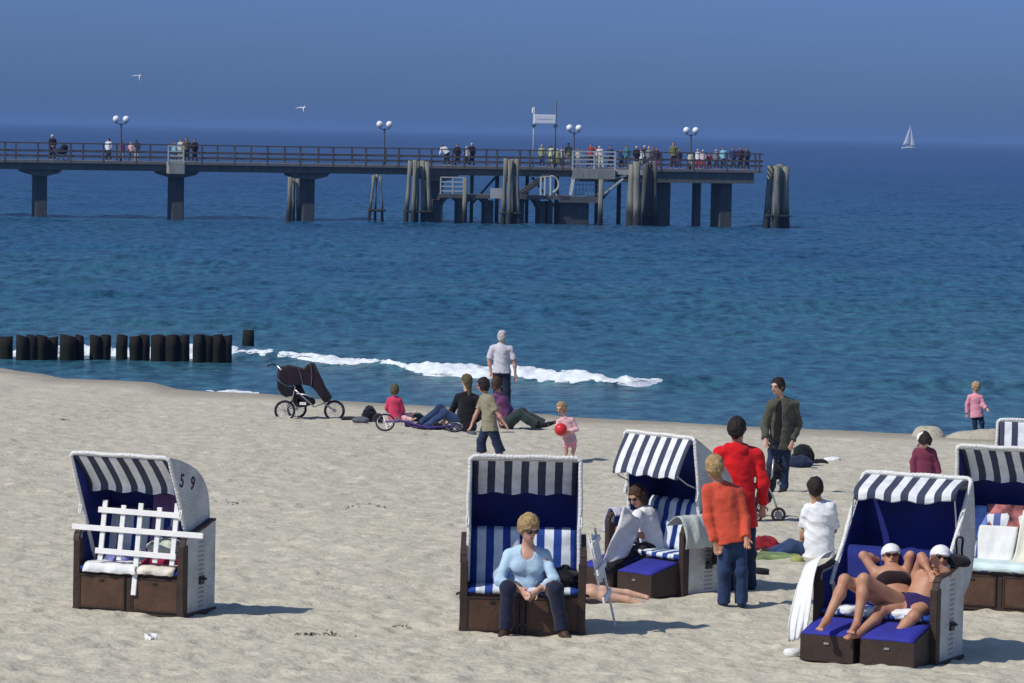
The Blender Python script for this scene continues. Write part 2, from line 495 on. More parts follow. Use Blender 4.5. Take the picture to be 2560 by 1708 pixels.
# foam: lumpy white water, each streak its own relief
M_FOAM = plain("sea_foam", (.70, .75, .79), .8, .16, 3.5, .9, 14)
def foam_strip(name, pts, width, height, seed, thr=.0, dens=8.0, px=True, env=None):
    P = [on_z(a, b) for a, b in pts] if px else [Vector((a, b, 0)) for a, b in pts]
    xs = np.array([p.x for p in P]); ysn = np.array([p.y for p in P])
    nx = max(20, int((xs[-1] - xs[0]) * dens)); ny = 26
    X = np.linspace(xs[0], xs[-1], nx)
    u = np.linspace(-1, 1, ny)
    XXf, U = np.meshgrid(X, u, indexing='ij')
    wv = width * (.75 + .9 * vnoise(XXf * 1 + seed, XXf * 0 + seed, .5) + .5 * vnoise(XXf + seed, XXf * 0, 1.7))
    Yf = np.interp(XXf, xs, ysn) + U * wv + .3 * vnoise(XXf, XXf * 0 + seed, .8)
    prof = np.clip(1 - np.abs(U) ** 2.0, 0, 1)
    taper = np.clip(np.minimum((XXf - xs[0]), (xs[-1] - XXf)) / 1.2, 0, 1) ** .7
    if env: wv = wv * np.interp(XXf, xs[0] + (xs[-1] - xs[0]) * np.array(env[0]), env[1]); height = height * np.interp(XXf, xs[0] + (xs[-1] - xs[0]) * np.array(env[0]), env[1])
    Yf = np.interp(XXf, xs, ysn) + U * wv + .3 * vnoise(XXf, XXf * 0 + seed, .8) + .25 * vnoise(XXf, Yf0(XXf, U, seed), 2.6)
    lump = 1 + 1.0 * vnoise(XXf + seed, Yf * 1.2, 1.1) + .9 * vnoise(XXf - seed, Yf, 3.2) + .7 * vnoise(XXf, Yf + seed, 7.) + .5 * vnoise(XXf, Yf - seed, 14.)
    lump = np.clip(lump, -.6, 1.7)
    Zf = height * prof * lump * taper - thr * (1 - .0 * prof)
    Zf = Zf - .045 - .12 * (1 - prof) ** 2
    Zf = Zf + sea_h(XXf, Yf) + np.interp(XXf, [CX[0] - 1, CX[0] + .5, CX[-1], CX[-1] + 2.5], [0, 1, 1, 0]) * .26 * np.exp(-((Yf - crest_y(XXf) - .9) / 1.3) ** 2)
    idx = np.arange(nx * ny).reshape(nx, ny)
    Ff = np.stack([idx[:-1, :-1], idx[1:, :-1], idx[1:, 1:], idx[:-1, 1:]], -1).reshape(-1, 4)
    o = mesh_obj(name, np.stack([XXf, Yf, Zf], -1).reshape(-1, 3), Ff, M_FOAM, smooth=True)
    return o
o = foam_strip("foam", [(500, 890), (530, 893)] + CREST_PX[:-1], .85, .11, 5.3, .0, 14, env=([0, .12, .3, .45, .6, .85, 1], [1.0, .85, .8, 1.05, 1.2, 1.05, .8]))
tag(o, "long white line of foam on the breaking wave", "foam", kind="stuff")
o = foam_strip("foam", [(0, 884), (150, 885), (300, 886), (470, 890), (600, 893)], 1.9, .24, 8.1, .0, 14)
tag(o, "white foam washing behind the dark groyne piles", "foam", kind="stuff")
o = foam_strip("foam", [(455, 971), (540, 979), (620, 981), (700, 984)], .45, .07, 2.2, .0, 16)
tag(o, "thin strip of foam where the water meets the sand left of the stroller", "foam", kind="stuff")
o = foam_strip("foam", [(462, 952), (474, 949), (488, 953)], .35, .10, 6.2, .0, 30)
tag(o, "small lone fleck of foam between groyne and sand", "foam", kind="stuff")
o = foam_strip("foam", [(2310, 943), (2345, 943)], .3, .06, 1.2, .0, 30)
tag(o, "small white fleck on the swell at the right", "foam", kind="stuff")

# ------------------------------------------------------------------ haze over the sea
hb = MB().box((0, 14000, 8), (60000, 60000, 30))
haze = hb.build("haze", None)
hm, hnt, hbsdf = new_mat("haze_air")
hnt.nodes.remove(hbsdf)
pv = N(hnt, "ShaderNodeVolumePrincipled")
pv.inputs["Color"].default_value = (.24, .42, .80, 1)
pv.inputs["Density"].default_value = 2.1e-4
pv.inputs["Anisotropy"].default_value = 0.0
hnt.links.new(pv.outputs[0], [n for n in hnt.nodes if n.type == 'OUTPUT_MATERIAL'][0].inputs["Volume"])
haze.data.materials.append(hm)
tag(haze, "thin bluish haze lying over the sea", kind="stuff")
# ------------------------------------------------------------------ roofed wicker beach chairs
def stripe_mat(name, c1, c2, period, duty=.47, phase=0.0, rough=.85, axis=0):
    m, nt, b = new_mat(name); L = nt.links.new
    t = N(nt, "ShaderNodeTexCoord"); sp = N(nt, "ShaderNodeSeparateXYZ"); L(t.outputs["Object"], sp.inputs[0])
    nz = N(nt, "ShaderNodeTexNoise"); nz.inputs["Scale"].default_value = 3.0; L(t.outputs["Object"], nz.inputs[0])
    wob = N(nt, "ShaderNodeMath", operation='MULTIPLY_ADD'); wob.inputs[1].default_value = .02; L(nz.outputs[0], wob.inputs[0]); L(sp.outputs[axis], wob.inputs[2])
    a = N(nt, "ShaderNodeMath", operation='MULTIPLY_ADD'); a.inputs[1].default_value = 1 / period; a.inputs[2].default_value = 100.5 + phase - .01 / period; L(wob.outputs[0], a.inputs[0])
    f = N(nt, "ShaderNodeMath", operation='FRACT'); L(a.outputs[0], f.inputs[0])
    s = N(nt, "ShaderNodeMath", operation='SUBTRACT'); s.inputs[1].default_value = .5; L(f.outputs[0], s.inputs[0])
    ab = N(nt, "ShaderNodeMath", operation='ABSOLUTE'); L(s.outputs[0], ab.inputs[0])
    lt = N(nt, "ShaderNodeMath", operation='LESS_THAN'); lt.inputs[1].default_value = duty / 2; L(ab.outputs[0], lt.inputs[0])
    mx_ = N(nt, "ShaderNodeMixRGB"); mx_.inputs[1].default_value = (*c1, 1); mx_.inputs[2].default_value = (*c2, 1); L(lt.outputs[0], mx_.inputs[0])
    n2 = N(nt, "ShaderNodeTexNoise"); n2.inputs["Scale"].default_value = 9.0; n2.inputs["Detail"].default_value = 4; L(t.outputs["Object"], n2.inputs[0])
    r = N(nt, "ShaderNodeValToRGB"); r.color_ramp.elements[0].color = (.82, .82, .82, 1); r.color_ramp.elements[0].position = .3
    r.color_ramp.elements[1].color = (1.1, 1.1, 1.1, 1); r.color_ramp.elements[1].position = .7; L(n2.outputs[0], r.inputs[0])
    mu = N(nt, "ShaderNodeMixRGB", blend_type='MULTIPLY'); mu.inputs[0].default_value = 1; L(mx_.outputs[0], mu.inputs[1]); L(r.outputs[0], mu.inputs[2])
    L(mu.outputs[0], b.inputs["Base Color"]); b.inputs["Roughness"].default_value = rough; b.inputs["Specular IOR Level"].default_value = .2
    bp = N(nt, "ShaderNodeBump"); bp.inputs["Strength"].default_value = .5; bp.inputs["Distance"].default_value = .02
    L(n2.outputs[0], bp.inputs["Height"]); L(bp.outputs[0], b.inputs["Normal"])
    return m

def wicker_mat():
    m, nt, b = new_mat("white_wicker"); L = nt.links.new
    t = N(nt, "ShaderNodeTexCoord"); sp = N(nt, "ShaderNodeSeparateXYZ"); L(t.outputs["Object"], sp.inputs[0])
    cb = N(nt, "ShaderNodeCombineXYZ"); ad = N(nt, "ShaderNodeMath", operation='ADD'); L(sp.outputs[0], ad.inputs[0]); L(sp.outputs[1], ad.inputs[1])
    L(ad.outputs[0], cb.inputs[0]); L(sp.outputs[2], cb.inputs[1])
    br = N(nt, "ShaderNodeTexBrick"); br.inputs["Scale"].default_value = 1; br.inputs["Brick Width"].default_value = .045; br.inputs["Row Height"].default_value = .022
    br.inputs["Mortar Size"].default_value = .003; br.inputs["Mortar Smooth"].default_value = .6
    br.inputs["Color1"].default_value = (.66, .68, .66, 1); br.inputs["Color2"].default_value = (.56, .58, .57, 1); br.inputs["Mortar"].default_value = (.42, .44, .44, 1)
    L(cb.outputs[0], br.inputs[0])
    # the openwork column down the middle of each side
    a = N(nt, "ShaderNodeMath", operation='COMPARE'); a.inputs[1].default_value = .40; a.inputs[2].default_value = .065; L(sp.outputs[1], a.inputs[0])
    w = N(nt, "ShaderNodeMath", operation='MULTIPLY'); w.inputs[1].default_value = 1 / .046; L(sp.outputs[2], w.inputs[0])
    f = N(nt, "ShaderNodeMath", operation='FRACT'); L(w.outputs[0], f.inputs[0])
    g = N(nt, "ShaderNodeMath", operation='GREATER_THAN'); g.inputs[1].default_value = .52; L(f.outputs[0], g.inputs[0])
    zl = N(nt, "ShaderNodeMath", operation='LESS_THAN'); zl.inputs[1].default_value = .80; L(sp.outputs[2], zl.inputs[0])
    m1 = N(nt, "ShaderNodeMath", operation='MULTIPLY'); L(a.outputs[0], m1.inputs[0]); L(g.outputs[0], m1.inputs[1])
    m2 = N(nt, "ShaderNodeMath", operation='MULTIPLY'); L(m1.outputs[0], m2.inputs[0]); L(zl.outputs[0], m2.inputs[1])
    m3 = N(nt, "ShaderNodeMath", operation='MULTIPLY'); m3.inputs[1].default_value = .62; L(m2.outputs[0], m3.inputs[0])
    mx_ = N(nt, "ShaderNodeMixRGB"); mx_.inputs[2].default_value = (.16, .17, .18, 1); L(m3.outputs[0], mx_.inputs[0]); L(br.outputs[0], mx_.inputs[1])
    n2 = N(nt, "ShaderNodeTexNoise"); n2.inputs["Scale"].default_value = 4; n2.inputs["Detail"].default_value = 5; L(t.outputs["Object"], n2.inputs[0])
    r = N(nt, "ShaderNodeValToRGB"); r.color_ramp.elements[0].color = (.8, .8, .78, 1); r.color_ramp.elements[0].position = .35
    r.color_ramp.elements[1].color = (1.08, 1.08, 1.06, 1); r.color_ramp.elements[1].position = .65; L(n2.outputs[0], r.inputs[0])
    mu = N(nt, "ShaderNodeMixRGB", blend_type='MULTIPLY'); mu.inputs[0].default_value = 1; L(mx_.outputs[0], mu.inputs[1]); L(r.outputs[0], mu.inputs[2])
    L(mu.outputs[0], b.inputs["Base Color"]); b.inputs["Roughness"].default_value = .5; b.inputs["Specular IOR Level"].default_value = .35
    bp = N(nt, "ShaderNodeBump"); bp.inputs["Strength"].default_value = .45; bp.inputs["Distance"].default_value = .008
    L(br.outputs["Fac"], bp.inputs["Height"]); bp.invert = True; L(bp.outputs[0], b.inputs["Normal"])
    return m

M_WICK = wicker_mat()
M_RIM = plain("braided_white_cord", (.78, .78, .74), .6, .08, 30, .9, 60)
M_AWN = stripe_mat("awning_stripes", (.74, .76, .78), (.05, .062, .10), .167)
M_CUSH = stripe_mat("cushion_stripes", (.70, .76, .82), (.022, .060, .29), .167)
M_CUSH2 = stripe_mat("faded_cushion_stripes", (.74, .76, .80), (.10, .14, .36), .167)
M_BLUE = plain("blue_lining", (.013, .022, .17), .85, .25, 3, .5, 7)
M_BLUE2 = plain("blue_footrest_cloth", (.028, .030, .27), .8, .18, 4, .5, 9)
M_BROWN = plain("brown_stained_wood", (.085, .045, .026), .55, .25, 5, .3, 25)
M_DBROWN = plain("dark_brown_wood", (.045, .028, .020), .55, .25, 5, .3, 25)
M_DARK = plain("dark_metal", (.02, .02, .022), .4, .1)
M_STEEL = plain("steel", (.45, .46, .47), .35, .08, metal=.8)
M_WPAINT = plain("white_paint", (.80, .80, .78), .5, .06, 6, .15, 30)

def catmull(P, k=5):
    P = [np.array(p, float) for p in P]; out_ = []
    Q = [2 * P[0] - P[1]] + P + [2 * P[-1] - P[-2]]
    for i in range(1, len(Q) - 2):
        for j in range(k):
            t = j / k
            a, b_, c_, d_ = Q[i - 1], Q[i], Q[i + 1], Q[i + 2]
            out_.append(.5 * ((2 * b_) + (-a + c_) * t + (2 * a - 5 * b_ + 4 * c_ - d_) * t * t + (-a + 3 * b_ - 3 * c_ + d_) * t ** 3))
    out_.append(P[-1])
    return out_

HW = .555     # half width of the hood
def beach_chair(loc, yaw, lean, awning, footrest, label, rb=(.33, .50), cushion=None, awn_out=(.30, .22, .08), group="roofed wicker beach chairs on the sand", sink=.0, curl=0.0, hoodcord=True, back=None):
    root = empty("beach_chair", (loc[0], loc[1], loc[2] - sink), -math.radians(yaw))
    tag(root, label, "beach chair", group)
    cushion = cushion or M_CUSH
    OW, IW = .610, .568
    # arms: wicker outside, brown boards in front and on top
    prof_side = [(.0, .0), (.0, .70), (.02, .77), (.07, .815), (.28, .83), (.48, .87), (.62, .91), (.70, .915), (.72, .88), (.72, .0)]
    for s in (-1, 1):
        sp_ = MB().prism([(y + .012 if y < .01 else y, z if z > 0 else 0) for y, z in prof_side], s * (OW - .004), s * IW).build("side_panel", M_WICK, root)
        fb = MB().box((s * ((OW + IW) / 2 - .010), .036, .36), (OW - IW + .034, .10, .72), bev=.008)
        fb.build("front_board", M_DBROWN, sp_)
        MB().prism([(.09, .42), (.09, .78), (.30, .80), (.60, .88), (.60, .42)], s * (IW - .001), s * (IW - .010)).build("inner_lining", M_BLUE, sp_)
        tp = MB()
        tops = prof_side[1:8]
        for (a, b_) in zip(tops[:-1], tops[1:]):
            tp.bar((s * (OW + IW) / 2, a[0], a[1] + .008), (s * (OW + IW) / 2, b_[0], b_[1] + .008), OW - IW + .022, .026)
        tp.build("armrest", M_DBROWN, sp_)
        hm_ = MB().box((s * (OW + .006), .40, .34), (.02, .10, .085), bev=.006)
        hm_.tube([(s * (OW + .02), .36, .36), (s * (OW + .045), .37, .35), (s * (OW + .045), .43, .35), (s * (OW + .02), .44, .36)], .009)
        hm_.build("carrying_handle", M_DARK, sp_)
        MB().box((s * (OW + IW) / 2, .36, .012), (OW - IW + .03, .74, .05), bev=.006).build("skid", M_DBROWN, sp_)
    # seat box
    MB().box((0, .36, .39), (2 * IW - .004, .66, .035)).build("seat_board", M_BROWN, root)
    MB().box((0, .70, .42), (2 * IW - .004, .02, .80)).build("rear_panel", M_DBROWN, root)
    MB().box((0, .02, .02), (2 * IW - .004, .03, .04)).build("bottom_rail", M_DBROWN, root)
    MB().box((0, .02, .20), (.05, .028, .345)).build("centre_post", M_DBROWN, root)
    for s in (-1, 1):
        w = IW - .032
        cx = s * (.028 + w / 2)
        if footrest:
            d = MB(); y0, y1 = -.44, .02
            zt0, zt1 = (.27, .38)
            d.prism([(y0, .03), (y0, zt0), (y1, zt1), (y1, .03)], cx - w / 2 + .006, cx + w / 2 - .006)
            dr = d.build("footrest", M_DBROWN, root)
            g = []
            for i in range(9):
                t = i / 8; row = []
                for j in range(9):
                    u = j / 8
                    row.append((cx - w / 2 + .012 + (w - .024) * u, y0 - .004 + (y1 - y0 - .03) * t, zt0 + (zt1 - zt0) * t + .012 + .022 * math.sin(math.pi * t) ** .5 * math.sin(math.pi * u) ** .5))
                g.append(row)
            MB().sheet(g, -.02).build("footrest_cushion", M_BLUE2, dr, True)
            MB().box((cx, y0 - .006, .2), (.05, .012, .02)).build("latch", M_STEEL, dr)
        else:
            dr = MB().box((cx, .012, .21), (w - .01, .03, .335), bev=.006).build("drawer_front", M_BROWN, root)
            lt = MB().box((cx, -.006, .325), (.05, .014, .022), bev=.004); lt.build("latch", M_DARK, dr)
            fr_ = MB()
            for zz in (.05, .37): fr_.box((cx, -.007, zz), (w - .02, .008, .016))
            for xx in (-w / 2 + .02, w / 2 - .02): fr_.box((cx + xx, -.007, .21), (.016, .008, .304))
            fr_.build("drawer_trim", M_DBROWN, dr)
        # cushions
        g = []
        for i in range(11):
            t = i / 10; row = []
            for j in range(11):
                u = j / 10
                pz = .435 + .045 * (max(0, math.sin(math.pi * u)) ** .35) * (max(0, math.sin(math.pi * (t * .9 + .05))) ** .35)
                row.append((s * .006 + (cx - s * .006 - IW / 2 * s) + s * (IW - .02) * u, .0 + .46 * t, pz))
            g.append(row)
        m_s = MB().sheet(g, 0)
        g2 = [[(p[0], p[1], .41) for p in r] for r in g]
        m_s.sheet(g2, 0)
        # a soft front roll
        x0_, x1_ = g[0][0][0], g[0][-1][0]
        m_s.tube([(x0_ + (x1_ - x0_) * q / 8, .014, .438 + .006 * math.sin(q * 2.2)) for q in range(9)], [.018, .029, .031, .031, .031, .031, .031, .029, .018], 10)
        m_s.build("seat_cushion", cushion, root, True)
        g = []
        for i in range(13):
            t = i / 12; row = []
            for j in range(9):
                u = j / 8
                puff = .04 * (math.sin(math.pi * u) ** .3) * (abs(math.sin(math.pi * (t * 3 + .0001))) ** .4 * .25 + .75) * (1 if 0 < i < 12 else 0)
                row.append((s * (.008 + (IW - .03) * u), .47 + .13 * t - puff, .45 + .54 * t))
            g.append(row)
        MB().sheet(g, .03 * s).build("back_cushion", back or cushion, root, True)
    # hood
    RB = np.array(rb); 
    prof0 = catmull([(.33 - .5675 + u_, .50 + 1.1138 + v_) for u_, v_ in ((0, 0), (.20, -.035), (.45, -.105), (.68, -.205), (.86, -.38), (.92, -.60), (.92, -.85), (.86, -1.08))], 4)
    R0 = np.array([.33, .50]); a = math.radians(27 - lean)
    ca, sa = math.cos(a), math.sin(a)
    def hp(p):
        d = np.array(p) - R0
        return RB + np.array([d[0] * ca + d[1] * sa, -d[0] * sa + d[1] * ca])
    prof = [hp(p) for p in prof0]
    rt = prof[0]
    hood = MB()
    poly = [tuple(RB)] + [tuple(p) for p in prof]
    hood_o = empty("hood"); hood_o.parent = root
    for s in (-1, 1):
        MB().prism(poly, s * (HW - .002), s * (HW - .03)).build("hood_side", M_WICK, hood_o)
        MB().prism([tuple(RB * .97 + np.array(poly[4]) * .03)] + [tuple(np.array(p) * .975 + (RB * .5 + prof[5] * .5) * .025) for p in poly[1:]], s * (HW - .0305), s * (HW - .037)).build("side_lining", M_BLUE, hood_o)
    g = [[(x, p[0], p[1]) for x in np.linspace(-HW, HW, 5)] for p in prof]
    MB().sheet(g, -.026).build("hood_back", M_WICK, hood_o, False)
    cen = np.array([(RB[0] + prof[-1][0]) / 2, (RB[1] + prof[0][1]) / 2])
    gl = []
    for p in prof[2:]:
        q = p + (cen - p) / np.linalg.norm(cen - p) * .05
        gl.append([(x, q[0] + .006 * math.sin(9 * x + q[1] * 13), q[1]) for x in np.linspace(-HW + .037, HW - .037, 17)])
    MB().sheet(gl, 0).build("back_lining", M_BLUE, hood_o, True)
    # head pad above the cushions
    # rim
    pts = []
    cr = .07
    dn = (RB - rt) / np.linalg.norm(RB - rt)
    for s in (-1, 1):
        side = [(s * (HW - .006), RB[0], RB[1])]
        for k in range(1, 10): 
            q = RB + (rt + dn * cr - RB) * k / 9
            side.append((s * (HW - .006 + .006 * math.sin(k * 1.3)), q[0], q[1]))
        for k in range(1, 5):
            th = k / 5 * math.pi / 2
            q = rt + dn * cr * (1 - math.sin(th))
            side.append((s * (HW - .006 - cr * (1 - math.cos(th))), q[0], q[1]))
        pts.append(side)
    path = pts[0] + [(x, rt[0], rt[1] + .004 * math.sin(x * 14)) for x in np.linspace(-HW + .12, HW - .12, 8)] + pts[1][::-1]
    # braid: two cords winding round each other
    dense = catmull(path, 8)
    rim = MB()
    rim.tube([tuple(p) for p in dense], .0205, 8)
    L_ = 0; acc = [0]
    for i in range(1, len(dense)): L_ += np.linalg.norm(dense[i] - dense[i - 1]); acc.append(L_)
    nb = int(L_ / .042)
    for i in range(nb):
        q = np.array([np.interp(i * .042, acc, [d[c] for d in dense]) for c in range(3)])
        rim.ball(tuple(q), .0235, 8, (1, 1, 1))
    rim.build("rim", M_RIM, hood_o, True)
    # awning
    nx = 33; xs = np.linspace(-HW + .035, HW - .035, nx)
    if awning == 'in':
        pts_ = catmull([(rt[0] + .015, rt[1] - .035), (rt[0] + .13, rt[1] - .12), (rt[0] + .27, rt[1] - .25), (rt[0] + .33, rt[1] - .33), (rt[0] + .335, rt[1] - .40)], 4)
    else:
        fx_, dz_, vl = awn_out
        pts_ = catmull([(rt[0] - .005, rt[1] - .015), (rt[0] - fx_ * .5, rt[1] - dz_ * .45), (rt[0] - fx_, rt[1] - dz_), (rt[0] - fx_ - .02, rt[1] - dz_ - vl)], 5)
    g = []
    for i, p in enumerate(pts_):
        t = i / (len(pts_) - 1)
        row = []
        for k, x in enumerate(xs):
            e = abs(x) / HW
            sag = -.02 * math.sin(math.pi * t) * (1 - e ** 2) + .012 * t * math.sin(x * 19 + 1.0)
            cu = curl * max(0, (x / HW - .45)) ** 1.5 * t
            row.append((x * (1 - .015 * t), p[0] + .01 * t * math.cos(x * 23) + cu * .5, p[1] + sag + cu))
        g.append(row)
    MB().sheet(g, .006).build("awning", M_AWN, hood_o, True)
    if awning == 'out':
        for s in (-1, 1):
            q = RB + (rt - RB) * .55
            e_ = pts_[-3]
            MB().tube([(s * (HW - .03), q[0], q[1]), (s * (HW - .035), (q[0] + e_[0]) / 2, (q[1] + e_[1]) / 2 - .02), (s * (HW - .05), e_[0], e_[1])], .008, 6).build("awning_stay", M_STEEL, hood_o)
    if hoodcord:
        for s in (-1, 1):
            q = RB + (rt - RB) * .52
            c = MB().tube([(s * (HW + .002) + .012 * s * math.cos(t), q[0] - .02 + .012 * math.sin(t), q[1] + .055 * math.sin(t) - .05) for t in np.linspace(0, 2 * math.pi, 12, endpoint=False)], .010, 6, True)
            c.build("cord_loop", M_RIM, hood_o, True)
    return root, prof, RB, rt

def text_mesh(name, body, size, mat, parent, loc, rot, shear=0.0):
    c = bpy.data.curves.new(name, 'FONT'); c.body = body; c.size = size; c.extrude = .002; c.shear = shear; c.offset = size * .012
    t = bpy.data.objects.new(name, c); COL.objects.link(t)
    dg = bpy.context.evaluated_depsgraph_get(); dg.update()
    me = bpy.data.meshes.new_from_object(t.evaluated_get(dg)); bpy.data.objects.remove(t); bpy.data.curves.remove(c)
    me.materials.clear(); me.materials.append(mat)
    o = bpy.data.objects.new(name, me); COL.objects.link(o); o.parent = parent; o.location = loc; o.rotation_euler = rot
    return o

B1 = ground(320, 1536); B2 = ground(1305, 1590); B3 = ground(1608, 1481); B4 = ground(2184, 1655); B5 = ground(2497, 1528); B6 = ground(2597, 1408)
b1, p1, _, rt1 = beach_chair(B1, 21, 27, 'in', False, "beach chair with black number 59 on its side and white lattice across its seat")
b2, p2, _, rt2 = beach_chair(B2, 0, 6, 'in', False, "beach chair facing the camera with the woman in pale blue sitting in it")
b3, p3, _, rt3 = beach_chair(B3, 47, 6, 'out', True, "beach chair turned left with striped awning out over the person reading a paper", awn_out=(.20, .36, .09))
b4, p4, _, rt4 = beach_chair(B4, 27, -38, 'out', True, "beach chair with its hood tipped far back and two sunbathers lying in it", rb=(.26, .68), awn_out=(.33, .13, .10), curl=.16, back=M_BLUE)
b5, p5, _, rt5 = beach_chair(B5, 21, 8, 'in', False, "beach chair cut by the right edge with bright towels spread over its seat", cushion=M_CUSH2)
b6, p6, _, rt6 = beach_chair(B6, 6, 2, 'out', False, "beach chair showing only its hood top above the one spread with towels", awn_out=(.16, .40, .08))
M_INK = plain("black_lettering", (.02, .02, .03), .7, .1)
hood1 = [c for c in b1.children if c.name.startswith("hood")][0]
def on_side(hood, y, z, ch, size, rotx=0.0):
    return text_mesh("number", ch, size, M_INK, hood, (HW + .001, y, z), (math.radians(90), 0, math.radians(90)))
o = on_side(hood1, rt1[0] + .22, rt1[1] - .30, "5", .19); o.rotation_euler[1] = math.radians(14)
o = on_side(hood1, rt1[0] + .46, rt1[1] - .345, "9", .19); o.rotation_euler[1] = math.radians(14)
# ------------------------------------------------------------------ people: implicit surfaces turned into one mesh
def surface_nets(Fv, org, h):
    S = Fv < 0
    nx, ny, nz = Fv.shape
    c = [(i, j, k) for i in (0, 1) for j in (0, 1) for k in (0, 1)]
    cnt = np.zeros((nx - 1, ny - 1, nz - 1), np.int8)
    for i, j, k in c: cnt += S[i:nx - 1 + i, j:ny - 1 + j, k:nz - 1 + k]
    act = (cnt > 0) & (cnt < 8)
    I = np.argwhere(act)
    if len(I) == 0: return np.zeros((0, 3)), np.zeros((0, 4), int)
    ids = -np.ones(act.shape, np.int64); ids[act] = np.arange(len(I))
    acc = np.zeros((len(I), 3)); n = np.zeros(len(I))
    for (a, b) in [(x, y) for x in c for y in c if x < y and sum(abs(p - q) for p, q in zip(x, y)) == 1]:
        va = Fv[I[:, 0] + a[0], I[:, 1] + a[1], I[:, 2] + a[2]]; vb = Fv[I[:, 0] + b[0], I[:, 1] + b[1], I[:, 2] + b[2]]
        mk = (va < 0) != (vb < 0)
        t = np.where(mk, va / np.where(mk, va - vb, 1), 0)
        p = np.array(a) + t[:, None] * (np.array(b) - np.array(a))
        acc[mk] += p[mk]; n += mk
    V = (I + acc / n[:, None]) * h + org
    quads = []
    for ax in range(3):
        u, v = [(1, 2), (2, 0), (0, 1)][ax]
        s0 = [slice(1, -1)] * 3; s1 = [slice(1, -1)] * 3
        s0[ax] = slice(0, -1); s1[ax] = slice(1, None)
        A, B = S[tuple(s0)], S[tuple(s1)]
        for fl in (0, 1):
            E = np.argwhere((A & ~B) if fl == 0 else (B & ~A))
            if len(E) == 0: continue
            E = E + 1; E[:, ax] -= 1
            def cell(du, dv):
                q = E.copy(); q[:, u] -= du; q[:, v] -= dv
                return ids[q[:, 0], q[:, 1], q[:, 2]]
            q = np.stack([cell(1, 1), cell(0, 1), cell(0, 0), cell(1, 0)], -1)
            if fl: q = q[:, ::-1]
            quads.append(q)
    Q = np.concatenate(quads)
    Q = Q[(Q >= 0).all(1)]
    return V, Q

V3 = lambda p: np.array(p, float)
def unit(v): v = V3(v); return v / (np.linalg.norm(v) + 1e-9)

